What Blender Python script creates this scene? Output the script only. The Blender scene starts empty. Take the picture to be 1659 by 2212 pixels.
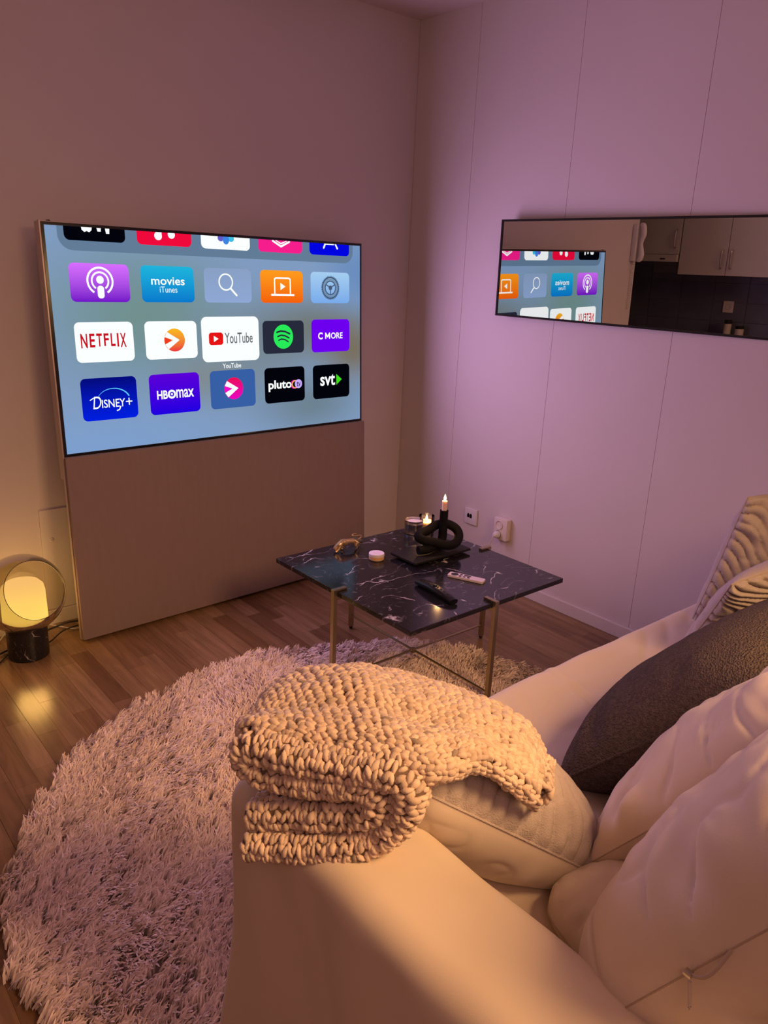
import bpy, bmesh, math, random
import numpy as np
from mathutils import Vector, Matrix, noise
random.seed(7); rng = np.random.default_rng(7)
PI = math.pi
S = bpy.context.scene
COL = S.collection

# ------------------------------------------------------------------ camera
cam_d = bpy.data.cameras.new('camera'); cam = bpy.data.objects.new('camera', cam_d); COL.objects.link(cam)
F = Vector((0.6217332, 0.72370894, -0.29948824)); R_ = Vector((0.76637593, -0.64101985, 0.04197015)); U_ = Vector((0.16160374, 0.25561482, 0.95317643))
M = Matrix((R_, U_, -F)).transposed().to_4x4(); M.translation = Vector((-2.7457, -3.0891, 1.4597))
cam.matrix_world = M
cam_d.sensor_fit = 'HORIZONTAL'; cam_d.sensor_width = 36.0; cam_d.lens = 1670.1135 * 36.0 / 1659.0
cam_d.clip_start = 0.02
S.camera = cam

# ------------------------------------------------------------------ world, lights, exposure
S.view_settings.view_transform = 'Standard'; S.view_settings.look = 'None'
S.view_settings.gamma = 1.0; S.view_settings.exposure = 0.0; S.view_settings.use_curve_mapping = False
S.cycles.use_denoising = True
S.cycles.max_bounces = 8; S.cycles.transparent_max_bounces = 16
W = bpy.data.worlds.new('night'); S.world = W; W.use_nodes = True
W.node_tree.nodes['Background'].inputs[0].default_value = (0.5, 0.35, 0.3, 1); W.node_tree.nodes['Background'].inputs[1].default_value = 0.02

def light(name, typ, loc, color, power, size=0.1, size_y=None, target=None, rot=None):
    d = bpy.data.lights.new(name, typ); o = bpy.data.objects.new(name, d); COL.objects.link(o)
    o.location = loc; d.color = color; d.energy = power
    if typ == 'AREA':
        d.size = size
        if size_y: d.shape = 'RECTANGLE'; d.size_y = size_y
    else: d.shadow_soft_size = size
    if target is not None: o.rotation_euler = (Vector(target) - Vector(loc)).to_track_quat('-Z', 'Y').to_euler()
    return o

# television frame of reference (the panel leans back against the wall)
TH, LN = 0.0398, 0.0515
TO = Vector((-1.8282, -0.2042, 0.7547))
TU = Vector((math.cos(TH), math.sin(TH), 0)); TV = Vector((-math.sin(TH)*math.sin(LN), math.cos(TH)*math.sin(LN), math.cos(LN)))
TN = TU.cross(TV)
AW, AH = 1.4285, 1.4285*9/16
def tvp(a, b, n=0.0): return TO + TU*a + TV*b + TN*n

tl = light('television_boost_light', 'AREA', tvp(AW/2, AH/2, 0.03), (0.78, 0.47, 0.93), 20.5, AW*0.95, AH*0.95)  # added lamp: strengthens the screen's own weak glow, kept out of reflections
tl.rotation_euler = Matrix((TU, TV.cross(-TN)*-1 if False else (-TN).cross(TU)*-1, TN)).transposed().to_euler() if False else Matrix((-TU, TV, -TN)).transposed().to_euler()
tl.visible_glossy = False
cl = light('shaded_lamp_light', 'AREA', (-1.5, -3.75, 2.12), (1.0, 0.56, 0.24), 24.0, 0.75, target=(-1.85, -2.55, 0.4)); cl.data.spread = math.radians(105)
light('rear_fill_light', 'AREA', (-3.0, -3.9, 2.3), (1.0, 0.53, 0.42), 8.5, 0.8, target=(-1.0, -1.0, 1.0))  # added unseen fill for the walls; no hall lamp stands here
light('cabinet_fill_light', 'POINT', (-2.75, -0.9, 2.35), (1.0, 0.62, 0.42), 2.2, 0.12)  # added unseen fill to lift the cabinets, not a modelled fitting
light('room_fill_light', 'POINT', (-2.0, -1.6, 2.35), (1.0, 0.55, 0.36), 4.0, 0.15)  # added overhead fill that reaches the whole room, no fitting behind it

# ------------------------------------------------------------------ materials
def lin(c):
    return tuple(((v/255)/12.92 if v/255 <= 0.04045 else ((v/255+0.055)/1.055)**2.4) for v in c)
def newmat(name):
    m = bpy.data.materials.new(name); m.use_nodes = True
    nt = m.node_tree; return m, nt, nt.nodes['Principled BSDF']
def mat(name, col, rough=0.6, metal=0.0, bump=0, bscale=200, spec=0.5, var=0, vscale=8, sheen=0, coat=0, stretch=(1,1,1), detail=3, kind='noise'):
    m, nt, b = newmat(name)
    b.inputs['Base Color'].default_value = (*col, 1); b.inputs['Roughness'].default_value = rough; b.inputs['Metallic'].default_value = metal
    b.inputs['Specular IOR Level'].default_value = spec
    if sheen: b.inputs['Sheen Weight'].default_value = sheen
    if coat: b.inputs['Coat Weight'].default_value = coat; b.inputs['Coat Roughness'].default_value = 0.08
    N = nt.nodes; L = nt.links
    if bump or var:
        g = N.new('ShaderNodeTexCoord'); mp = N.new('ShaderNodeMapping'); mp.inputs['Scale'].default_value = stretch
        L.new(g.outputs['Object'], mp.inputs[0])
    if bump:
        if kind == 'voronoi':
            t = N.new('ShaderNodeTexVoronoi'); t.inputs['Scale'].default_value = bscale; out = t.outputs['Distance']
        else:
            t = N.new('ShaderNodeTexNoise'); t.inputs['Scale'].default_value = bscale; t.inputs['Detail'].default_value = detail; out = t.outputs[0]
        L.new(mp.outputs[0], t.inputs['Vector'])
        bp = N.new('ShaderNodeBump'); bp.inputs['Strength'].default_value = bump; bp.inputs['Distance'].default_value = 0.004
        L.new(out, bp.inputs['Height']); L.new(bp.outputs[0], b.inputs['Normal'])
    if var:
        t2 = N.new('ShaderNodeTexNoise'); t2.inputs['Scale'].default_value = vscale; t2.inputs['Detail'].default_value = 4
        L.new(mp.outputs[0], t2.inputs['Vector'])
        r = N.new('ShaderNodeMapRange'); r.inputs[1].default_value = 0.3; r.inputs[2].default_value = 0.7; r.inputs[3].default_value = 1-var; r.inputs[4].default_value = 1+var
        L.new(t2.outputs[0], r.inputs[0])
        mx = N.new('ShaderNodeMix'); mx.data_type = 'RGBA'; mx.blend_type = 'MULTIPLY'; mx.inputs[0].default_value = 1.0
        mx.inputs[6].default_value = (*col, 1); L.new(r.outputs[0], mx.inputs[7]); L.new(mx.outputs[2], b.inputs['Base Color'])
    return m
def emat(name, rgb, strength=1.0, samp=False, rgb2=None, axis=2, lo=0.0, hi=1.0):
    m = bpy.data.materials.new(name); m.use_nodes = True; nt = m.node_tree; nt.nodes.clear()
    o = nt.nodes.new('ShaderNodeOutputMaterial'); e = nt.nodes.new('ShaderNodeEmission'); nt.links.new(e.outputs[0], o.inputs[0])
    e.inputs[0].default_value = (*lin(rgb), 1); e.inputs[1].default_value = strength
    if rgb2:
        g = nt.nodes.new('ShaderNodeTexCoord'); s = nt.nodes.new('ShaderNodeSeparateXYZ'); nt.links.new(g.outputs['Object'], s.inputs[0])
        r = nt.nodes.new('ShaderNodeMapRange'); r.inputs[1].default_value = lo; r.inputs[2].default_value = hi; nt.links.new(s.outputs[axis], r.inputs[0])
        c = nt.nodes.new('ShaderNodeMix'); c.data_type = 'RGBA'; c.inputs[6].default_value = (*lin(rgb), 1); c.inputs[7].default_value = (*lin(rgb2), 1)
        nt.links.new(r.outputs[0], c.inputs[0]); nt.links.new(c.outputs[2], e.inputs[0])
    if not samp: m.cycles.emission_sampling = 'NONE'
    return m

M_wall = mat('wall_paint', (0.60, 0.53, 0.52), 0.85, bump=0.06, bscale=900, spec=0.15, var=0.015, vscale=3)
M_ceil = mat('ceiling_paint', (0.66, 0.57, 0.56), 0.9, spec=0.1, bump=0.05, bscale=500)
M_trim = mat('trim_paint', (0.62, 0.56, 0.54), 0.45, spec=0.3, var=0.02)
M_plast = mat('ivory_plastic', (0.68, 0.60, 0.55), 0.35, var=0.02)
M_plastw = mat('white_plastic', (0.66, 0.62, 0.62), 0.3, var=0.02)
M_black = mat('black_plastic', (0.006, 0.006, 0.007), 0.25, bump=0.02, bscale=300)
M_blackmatte = mat('black_matte', (0.010, 0.009, 0.010), 0.6, bump=0.05, bscale=300)
M_dark = mat('dark_hole', (0.003, 0.003, 0.003), 0.8)
M_steel = mat('brushed_steel', (0.55, 0.52, 0.50), 0.28, 1.0, bump=0.03, bscale=80, stretch=(1, 1, 8))
M_bronze = mat('champagne_metal', (0.46, 0.39, 0.23), 0.36, 1.0, bump=0.03, bscale=150)
M_brass = mat('brass', (0.66, 0.47, 0.26), 0.34, 0.8, bump=0.05, bscale=60)
M_mirror = mat('mirror_glass', (0.80, 0.80, 0.80), 0.0, 1.0)
M_sofa = mat('ivory_slipcover', (0.64, 0.53, 0.41), 0.85, bump=0.10, bscale=900, spec=0.15, sheen=0.15, var=0.03, vscale=5)
M_linen = mat('ivory_linen', (0.64, 0.54, 0.44), 0.85, bump=0.10, bscale=900, spec=0.15, sheen=0.15, var=0.03, vscale=5)
M_emb = mat('embroidered_cotton', (0.47, 0.40, 0.36), 0.9, bump=0.5, bscale=420, spec=0.1, var=0.06, vscale=40)
M_cotton = mat('white_cotton', (0.66, 0.62, 0.62), 0.9, bump=0.1, bscale=600, spec=0.1)
M_boucle = mat('charcoal_boucle', (0.105, 0.080, 0.070), 0.95, bump=1.0, bscale=260, spec=0.1, var=0.25, vscale=120, kind='voronoi')
M_seam = mat('seam_thread', (0.42, 0.33, 0.25), 0.9)
M_speaker = mat('woven_screen_fabric', (0.27, 0.195, 0.18), 0.95, bump=0.25, bscale=260, spec=0.05, stretch=(1, 1, 0.15), var=0.03, vscale=60)
M_tvframe = mat('beige_metal_frame', (0.50, 0.40, 0.36), 0.35, 0.35, bump=0.02, bscale=200)
M_rugbase = mat('rug_backing', (0.30, 0.24, 0.22), 0.95, bump=0.3, bscale=80)
M_cord = mat('white_cord', (0.55, 0.5, 0.48), 0.4)
M_cordb = mat('black_cord', (0.01, 0.01, 0.01), 0.4)
M_wax = mat('ivory_wax', (0.75, 0.6, 0.42), 0.4, var=0.02)
M_waxwhite = mat('white_wax', (0.68, 0.58, 0.55), 0.5, var=0.02)
M_stone = mat('black_slate', (0.014, 0.012, 0.013), 0.55, spec=0.25, bump=0.25, bscale=60, var=0.3, vscale=25)
M_ceramic = mat('black_ceramic', (0.005, 0.0045, 0.005), 0.7, spec=0.2, bump=0.35, bscale=450)
M_cab = mat('cream_cabinet', (0.46, 0.42, 0.36), 0.5, var=0.02)
M_kitwall = mat('kitchen_wall_paint', (0.45, 0.38, 0.35), 0.85)
M_tile = mat('dark_blue_tile', (0.11, 0.11, 0.15), 0.3, bump=0.05, bscale=20, var=0.15, vscale=6)
M_grout = mat('grey_grout', (0.16, 0.15, 0.17), 0.9)
M_rubber = mat('black_rubber', (0.01, 0.01, 0.01), 0.7)
M_label = mat('cream_label', (0.50, 0.42, 0.34), 0.7)
M_lid = mat('white_lid', (0.75, 0.66, 0.68), 0.4)
M_alu = mat('pink_silver_aluminium', (0.78, 0.66, 0.66), 0.32, 0.35, bump=0.01, bscale=300)

def wood_mat(name, c1, c2):
    m, nt, b = newmat(name); N = nt.nodes; L = nt.links
    g = N.new('ShaderNodeNewGeometry'); mp = N.new('ShaderNodeMapping'); mp.inputs['Scale'].default_value = (1, 0.09, 1); L.new(g.outputs['Position'], mp.inputs[0])
    n = N.new('ShaderNodeTexNoise'); n.inputs['Scale'].default_value = 55; n.inputs['Detail'].default_value = 6; n.inputs['Distortion'].default_value = 0.8; L.new(mp.outputs[0], n.inputs['Vector'])
    w = N.new('ShaderNodeTexWave'); w.inputs['Scale'].default_value = 5; w.inputs['Distortion'].default_value = 14; w.inputs['Detail'].default_value = 3; L.new(mp.outputs[0], w.inputs['Vector'])
    a = N.new('ShaderNodeMath'); a.operation = 'MULTIPLY_ADD'; a.inputs[1].default_value = 0.16; L.new(w.outputs['Fac'], a.inputs[0])
    a2 = N.new('ShaderNodeMath'); a2.operation = 'MULTIPLY'; a2.inputs[1].default_value = 0.86; L.new(n.outputs[0], a2.inputs[0]); L.new(a2.outputs[0], a.inputs[2])
    r = N.new('ShaderNodeValToRGB'); r.color_ramp.elements[0].position = 0.25; r.color_ramp.elements[1].position = 0.75
    r.color_ramp.elements[0].color = (*c1, 1); r.color_ramp.elements[1].color = (*c2, 1); L.new(a.outputs[0], r.inputs[0]); L.new(r.outputs[0], b.inputs['Base Color'])
    b.inputs['Roughness'].default_value = 0.21; b.inputs['Specular IOR Level'].default_value = 0.5
    bp = N.new('ShaderNodeBump'); bp.inputs['Strength'].default_value = 0.12; bp.inputs['Distance'].default_value = 0.001; L.new(n.outputs[0], bp.inputs['Height']); L.new(bp.outputs[0], b.inputs['Normal'])
    return m
oak = [(0.36, 0.205, 0.095), (0.30, 0.165, 0.073), (0.42, 0.245, 0.12), (0.24, 0.125, 0.055), (0.38, 0.22, 0.10), (0.33, 0.185, 0.085)]
M_woods = [wood_mat('oak_%s' % n, tuple(v*0.46 for v in c), tuple(v*0.78 for v in c)) for n, c in zip(('honey', 'amber', 'pale', 'umber', 'golden', 'tan'), oak)]

def marble_mat(name, dens=1.0):
    m, nt, b = newmat(name); N = nt.nodes; L = nt.links
    g = N.new('ShaderNodeTexCoord')
    warp = N.new('ShaderNodeTexNoise'); warp.inputs['Scale'].default_value = 3.5; warp.inputs['Detail'].default_value = 5; L.new(g.outputs['Object'], warp.inputs['Vector'])
    add = N.new('ShaderNodeMix'); add.data_type = 'RGBA'; add.blend_type = 'LINEAR_LIGHT'; add.inputs[0].default_value = 0.16; L.new(g.outputs['Object'], add.inputs[6]); L.new(warp.outputs['Color'], add.inputs[7])
    def veins(scale, wid, thr, seed):
        mp = N.new('ShaderNodeMapping'); mp.inputs['Scale'].default_value = (1.0, 2.3, 1.0); mp.inputs['Rotation'].default_value = (0, 0, seed); mp.inputs['Location'].default_value = (seed, seed*2, 0); L.new(add.outputs[2], mp.inputs[0])
        v = N.new('ShaderNodeTexVoronoi'); v.feature = 'DISTANCE_TO_EDGE'; v.inputs['Scale'].default_value = scale; L.new(mp.outputs[0], v.inputs['Vector'])
        r = N.new('ShaderNodeMapRange'); r.inputs[1].default_value = 0.0; r.inputs[2].default_value = wid; r.inputs[3].default_value = 1; r.inputs[4].default_value = 0; L.new(v.outputs['Distance'], r.inputs[0])
        n = N.new('ShaderNodeTexNoise'); n.inputs['Scale'].default_value = scale*1.9; n.inputs['Detail'].default_value = 3; L.new(mp.outputs[0], n.inputs['Vector'])
        q = N.new('ShaderNodeMapRange'); q.inputs[1].default_value = thr; q.inputs[2].default_value = thr+0.14; L.new(n.outputs[0], q.inputs[0])
        x = N.new('ShaderNodeMath'); x.operation = 'MULTIPLY'; L.new(r.outputs[0], x.inputs[0]); L.new(q.outputs[0], x.inputs[1]); return x.outputs[0]
    a = veins(4.4*dens, 0.030, 0.47, 0.6); c = veins(11*dens, 0.05, 0.55, 2.2); d = veins(26*dens, 0.07, 0.57, 4.0)
    def mx(p, q, k):
        s = N.new('ShaderNodeMath'); s.operation = 'MULTIPLY'; s.inputs[1].default_value = k; L.new(q, s.inputs[0])
        t = N.new('ShaderNodeMath'); t.operation = 'MAXIMUM'; L.new(p, t.inputs[0]); L.new(s.outputs[0], t.inputs[1]); return t.outputs[0]
    e5 = veins(48*dens, 0.09, 0.60, 5.3); f = mx(mx(mx(a, c, 0.75), d, 0.42), e5, 0.22)
    r = N.new('ShaderNodeValToRGB'); r.color_ramp.elements[0].color = (0.012, 0.011, 0.013, 1); r.color_ramp.elements[1].color = (0.62, 0.55, 0.52, 1); L.new(f, r.inputs[0]); L.new(r.outputs[0], b.inputs['Base Color'])
    e = r.color_ramp.elements.new(0.45); e.color = (0.09, 0.08, 0.085, 1)
    b.inputs['Roughness'].default_value = 0.13; b.inputs['Specular IOR Level'].default_value = 0.5
    return m
M_marble = marble_mat('black_veined_marble'); M_marble2 = marble_mat('black_lamp_marble', 2.2); M_marble2.node_tree.nodes['Principled BSDF'].inputs['Roughness'].default_value = 0.35

def glass_mat(name, tint, refl=1.45, rough=0.02):
    m = bpy.data.materials.new(name); m.use_nodes = True; nt = m.node_tree; nt.nodes.clear(); N = nt.nodes; L = nt.links
    o = N.new('ShaderNodeOutputMaterial'); t = N.new('ShaderNodeBsdfTransparent'); t.inputs[0].default_value = (*tint, 1)
    g = N.new('ShaderNodeBsdfGlossy'); g.inputs['Roughness'].default_value = rough; fr = N.new('ShaderNodeFresnel'); fr.inputs[0].default_value = refl
    mx = N.new('ShaderNodeMixShader'); L.new(fr.outputs[0], mx.inputs[0]); L.new(t.outputs[0], mx.inputs[1]); L.new(g.outputs[0], mx.inputs[2]); L.new(mx.outputs[0], o.inputs[0])
    return m
M_smoke = glass_mat('smoked_glass', (0.70, 0.66, 0.54), 1.2); M_clear = glass_mat('clear_glass', (0.95, 0.93, 0.9))

# ------------------------------------------------------------------ object helpers
def link(name, me, parent=None, origin=None):
    o = bpy.data.objects.new(name, me); COL.objects.link(o)
    if parent is not None: o.parent = parent
    return o
ORG = {}
def worigin(p):
    return ORG.get(p.name, Vector((0, 0, 0))) if p is not None else Vector((0, 0, 0))
def thing(name, label, cat, loc, group=None):
    o = bpy.data.objects.new(name, None); COL.objects.link(o); o.location = loc; o.empty_display_size = 0.05
    o['label'] = label; o['category'] = cat
    if group: o['group'] = group
    ORG[o.name] = Vector(loc); return o
def raw(name, V, Fc, mats, parent=None, smooth=True, base=None, mi=None):
    """vertices are given in world space; object's own origin is the thing's base (or the parent's)"""
    V = np.asarray(V, dtype=float)
    org = worigin(parent) if parent is not None else (Vector(base) if base is not None else Vector((0, 0, 0)))
    me = bpy.data.meshes.new(name); me.from_pydata((V - np.array(org)).tolist(), [], [tuple(int(i) for i in f) for f in Fc])
    if not isinstance(mats, (list, tuple)): mats = [mats]
    for m in mats: me.materials.append(m)
    if mi is not None: me.polygons.foreach_set('material_index', np.asarray(mi, dtype=np.int32))
    if smooth: me.polygons.foreach_set('use_smooth', np.ones(len(me.polygons), dtype=bool))
    me.update()
    o = link(name, me, parent)
    if parent is None: o.location = org
    ORG[o.name] = org
    return o
def tag(o, label=None, cat=None, group=None, kind=None):
    if label: o['label'] = label
    if cat: o['category'] = cat
    if group: o['group'] = group
    if kind: o['kind'] = kind
    return o
class MB:
    def __init__(s): s.v = []; s.f = []; s.m = []
    def add(s, V, Fc, mi=0):
        b = len(s.v); s.v += [tuple(p) for p in V]; s.f += [tuple(i+b for i in f) for f in Fc]; s.m += [mi]*len(Fc); return s
    def box(s, lo, hi, mi=0, bev=0.0, T=None):
        bm = bmesh.new(); bmesh.ops.create_cube(bm, size=1.0)
        lo = Vector(lo); hi = Vector(hi)
        for v in bm.verts: v.co = Vector(((v.co.x+.5)*(hi.x-lo.x)+lo.x, (v.co.y+.5)*(hi.y-lo.y)+lo.y, (v.co.z+.5)*(hi.z-lo.z)+lo.z))
        if bev: bmesh.ops.bevel(bm, geom=bm.edges[:], offset=bev, segments=2, affect='EDGES', profile=0.6)
        s.bm(bm, mi, T); return s
    def bm(s, bm, mi=0, T=None):
        bm.verts.ensure_lookup_table()
        V = [(T @ v.co if T else v.co.copy()) for v in bm.verts]; s.add(V, [[v.index for v in f.verts] for f in bm.faces], mi); bm.free(); return s
    def lathe(s, prof, center=(0, 0, 0), n=40, mi=0, T=None, a0=0, a1=2*PI):
        V = []; full = abs(a1-a0-2*PI) < 1e-6; k = n if full else n+1
        for r, z in prof:
            for i in range(k):
                a = a0+(a1-a0)*i/n; p = Vector((r*math.cos(a), r*math.sin(a), z)); p = (T @ p) if T else p; V.append(p+Vector(center))
        Fc = []
        for j in range(len(prof)-1):
            for i in range(n if full else n):
                a = j*k+i; b = j*k+(i+1) % k
                if not full and i+1 > n: continue
                Fc.append((a, b, b+k, a+k))
        s.add(V, Fc, mi); return s
    def tube(s, pts, r, n=10, mi=0, closed=False, caps=True):
        P = [Vector(p) for p in pts]; rr = list(np.interp(np.linspace(0, 1, len(P)), np.linspace(0, 1, len(r)), r)) if hasattr(r, '__len__') else [r]*len(P)
        V = []; up = None
        for i, p in enumerate(P):
            t = (P[(i+1) % len(P)]-P[i-1]) if closed else (P[min(i+1, len(P)-1)]-P[max(i-1, 0)])
            t = t.normalized() if t.length > 1e-9 else Vector((0, 0, 1))
            if up is None: up = t.orthogonal().normalized()
            up = (up-t*up.dot(t)).normalized(); sd = t.cross(up)
            for j in range(n):
                a = 2*PI*j/n; V.append(p+up*math.cos(a)*rr[i]+sd*math.sin(a)*rr[i])
        Fc = []; m = len(P)
        for i in range(m if closed else m-1):
            for j in range(n):
                a = i*n+j; b = i*n+(j+1) % n; c = ((i+1) % m)*n+(j+1) % n; d = ((i+1) % m)*n+j; Fc.append((a, b, c, d))
        if caps and not closed: Fc.append(tuple(range(n))[::-1]); Fc.append(tuple((m-1)*n+j for j in range(n)))
        s.add(V, Fc, mi); return s
    def build(s, name, mats, parent=None, smooth=True, base=None):
        o = raw(name, s.v, s.f, mats, parent, smooth, base, s.m)
        if smooth:
            me = o.data; me.update()
            sharp_edges(me, 0.6)
        return o
def sharp_edges(me, ang):
    bm = bmesh.new(); bm.from_mesh(me)
    for e in bm.edges:
        if len(e.link_faces) == 2 and e.calc_face_angle(0) > ang: e.smooth = False
    bm.to_mesh(me); bm.free()
def spline(pts, k=8, closed=False):
    P = [Vector(p) for p in pts]; out = []; n = len(P)
    for i in range(n if closed else n-1):
        g = (lambda j: P[j % n]) if closed else (lambda j: P[max(0, min(n-1, j))])
        p0, p1, p2, p3 = g(i-1), g(i), g(i+1), g(i+2)
        for q in range(k):
            t = q/k; out.append(0.5*((2*p1)+(-p0+p2)*t+(2*p0-5*p1+4*p2-p3)*t*t+(-p0+3*p1-3*p2+p3)*t**3))
    if not closed: out.append(P[-1])
    return out
def struct(o): o['kind'] = 'structure'; return o

# ------------------------------------------------------------------ room shell
CZ = 2.572; XL = -3.57; YF = -4.6; YA = 1.25; XE = -2.545
struct(MB().box((XL-.1, YF-.1, -0.12), (0.15, YA+.1, -0.006)).build('floor', M_woods[3], smooth=False))
floor = bpy.data.objects['floor']
struct(MB().box((XL-.1, YF-.1, CZ), (0.15, YA+.1, CZ+.1)).build('ceiling', M_ceil, smooth=False))
wb = struct(MB().box((XE, 0.0, -0.006), (0.0, 0.12, CZ)).build('wall_back', M_wall, smooth=False))
wr = struct(MB().box((0.003, YF, -0.006), (0.12, YA, CZ)).build('wall_right', M_seam, smooth=False))
y = -0.9534+0.5573*2
panels = []; e = 0.161
edges = [0.0]+[-0.9534+0.5573*k for k in (1, 0, -1, -2, -3, -4, -5)]+[YF]
for a, b in zip(edges[:-1], edges[1:]):
    MB().box((-0.0, b+.0007, 0.0), (0.012, a-.0007, CZ), bev=0.0006).build('wall_panel', M_wall, wr, smooth=False)
struct(MB().box((XL-.1, YF, -.006), (XL, YA, CZ)).build('wall_left', M_kitwall, smooth=False))
struct(MB().box((XL, YF-.1, -.006), (0.0, YF, CZ)).build('wall_front', M_wall, smooth=False))
struct(MB().box((XL, YA, -.006), (0.0, YA+.1, CZ)).build('wall_far', M_kitwall, smooth=False))
def skirting(name, pts_lo, pts_hi, axis):
    return struct(MB().box(pts_lo, pts_hi, bev=0.003).build(name, M_trim, smooth=False))
skirting('baseboard_right', (-0.013, YF, 0.0), (-0.0005, -0.0135, 0.058), 1)
skirting('baseboard_back', (XE, -0.013, 0.0), (-0.0005, -0.0005, 0.062), 0)

# oak strips, laid along y; the ones in view are pieces of their own
SW = 0.066; RX, RY, RR = -1.502, -1.762, 1.025
stuffV, stuffF, stuffM = [], [], []
nx = int(-XL/SW)+1; count = 0
for i in range(nx):
    x1 = -i*SW; x0 = x1-SW
    yy = YA-random.random()*0.4
    while yy > YF:
        L_ = random.choice([0.28, 0.36, 0.42, 0.46, 0.52]); y0 = max(YF, yy-L_)
        g = 0.0007 if i % 3 == 0 else 0.0003
        lo = (x0+0.0003, y0+0.0003, -0.006); hi = (x1-g, yy-0.0003, random.uniform(-0.0004, 0.0))
        cx, cy = (x0+x1)/2, (yy+y0)/2; mi = random.randrange(6)
        # how visible: in front of the tv wall, outside the rug, ahead of the sofa
        near = max(0, abs(cy-RY)-(yy-y0)/2)
        vis = cx > -2.62 and cy < 0.15 and cy > -1.95 and math.hypot(cx-RX, near) > RR-0.12 and not (cy > -0.22 and -1.85 < cx < -0.38)
        bx = MB().box(lo, hi)
        if vis and count < 300:
            o = bx.build('plank', M_woods[mi], floor, smooth=False); count += 1
        else:
            b = len(stuffV); stuffV += bx.v; stuffF += [tuple(k+b for k in f) for f in bx.f]; stuffM += [mi]*6
        yy = y0
o = raw('floor_planks', stuffV, stuffF, M_woods, floor, smooth=False, mi=stuffM); o['kind'] = 'stuff'

# ------------------------------------------------------------------ wall hatch, outlets, cords
t = thing('wall_hatch', 'white painted inspection hatch low on the wall beside the television', 'hatch', (-1.81, -0.001, 0.06))
MB().box((-1.893, -0.006, 0.064), (-1.60, -0.0005, 0.491), bev=0.0015).build('hatch_cover', M_trim, t, smooth=False)
m = MB(); T = Matrix.Translation((-1.853, -0.006, 0.364)) @ Matrix.Rotation(PI/2, 4, 'X')
m.lathe([(0, 0.0035), (0.006, 0.0035), (0.0085, 0.002), (0.009, 0)], T=T, n=24); m.build('latch_screw', M_trim, t)
MB().box((-1.858, -0.0105, 0.3630), (-1.848, -0.0094, 0.3652)).build('screw_slot', M_seam, t, smooth=False)

def rounded_plate(y0, y1, z0, z1, d, mat_, name, parent):
    return MB().box((-d, y0, z0), (-0.0005, y1, z1), bev=0.004).build(name, mat_, parent)
t = thing('network_socket', 'white double network wall socket, left of the two sockets', 'socket', (-0.001, -0.57, 0.256))
rounded_plate(-0.611, -0.529, 0.257, 0.338, 0.011, M_plastw, 'socket_plate', t)
for k in (0, 1):
    y_ = -0.556-k*0.017
    MB().add([(-.0125, y_+.0065, .290), (-.0125, y_-.0065, .290), (-.0125, y_-.0075, .303), (-.0125, y_-.004, .311), (-.0125, y_+.004, .311), (-.0125, y_+.0075, .303),
              (-.0105, y_+.0065, .290), (-.0105, y_-.0065, .290), (-.0105, y_-.0075, .303), (-.0105, y_-.004, .311), (-.0105, y_+.004, .311), (-.0105, y_+.0075, .303)],
             [(0, 1, 2, 3, 4, 5)]+[(i, (i+1) % 6, (i+1) % 6+6, i+6) for i in range(6)]).build('network_port', M_dark, t, smooth=False)
t = thing('power_socket', 'cream double power socket with a white plug, right of the two sockets', 'socket', (-0.001, -0.785, 0.25))
MB().box((-0.034, -0.829, 0.243), (-0.0005, -0.747, 0.349), bev=0.006).build('socket_body', M_plast, t)
for zc in (0.316, 0.270):
    T = Matrix.Translation((-0.0345, -0.782, zc)) @ Matrix.Rotation(-PI/2, 4, 'Y')
    MB().lathe([(0.0215, 0.0), (0.0215, 0.0035), (0.0195, 0.0035), (0.0185, -0.006), (0.0, -0.006)], T=T, n=28).build('socket_ring', M_plast, t)
    for s in (-1, 1):
        T2 = Matrix.Translation((-0.0325, -0.782+s*0.0095, zc)) @ Matrix.Rotation(-PI/2, 4, 'Y')
        MB().lathe([(0.0026, 0.0), (0.0, 0.0022)], T=T2, n=12).build('pin_hole', M_dark, t)
t = thing('power_plug', 'white plug and cable in the lower half of the power socket', 'plug', (-0.04, -0.782, 0.27))
T = Matrix.Translation((-0.0375, -0.782, 0.270)) @ Matrix.Rotation(-PI/2, 4, 'Y')
MB().lathe([(0.0, 0.0), (0.0165, 0.0), (0.0175, 0.008), (0.014, 0.022), (0.008, 0.030), (0.0, 0.031)], T=T, n=24).build('plug_body', M_plastw, t)
MB().tube(spline([(-0.066, -0.782, 0.268), (-0.076, -0.779, 0.25), (-0.074, -0.765, 0.19), (-0.060, -0.745, 0.10), (-0.05, -0.735, 0.03), (-0.06, -0.70, 0.006), (-0.08, -0.5, 0.005)]), 0.0026, 8).build('plug_cable', M_cord, t)

o = MB().tube(spline([(-2.125, -0.10, 0.004), (-2.10, -0.06, 0.006), (-2.06, -0.05, 0.03), (-2.02, -0.07, 0.006), (-1.96, -0.085, 0.03), (-1.92, -0.07, 0.032), (-1.87, -0.075, 0.012), (-1.83, -0.11, 0.006), (-1.79, -0.12, 0.006)]), 0.0028, 8).build('white_cable', M_cord, base=(-2.0, -0.08, 0))
tag(o, 'white cable lying along the skirting behind the glass lamp', 'cable')
o = MB().tube(spline([(-2.16, -0.19, 0.005), (-2.12, -0.17, 0.008), (-2.05, -0.14, 0.010), (-1.98, -0.125, 0.024), (-1.90, -0.105, 0.030), (-1.84, -0.10, 0.034), (-1.78, -0.11, 0.03)]), 0.0038, 8).build('black_cable', M_cordb, base=(-2.0, -0.12, 0))
tag(o, 'thick black cable running from behind the lamp to the television', 'cable')

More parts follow.
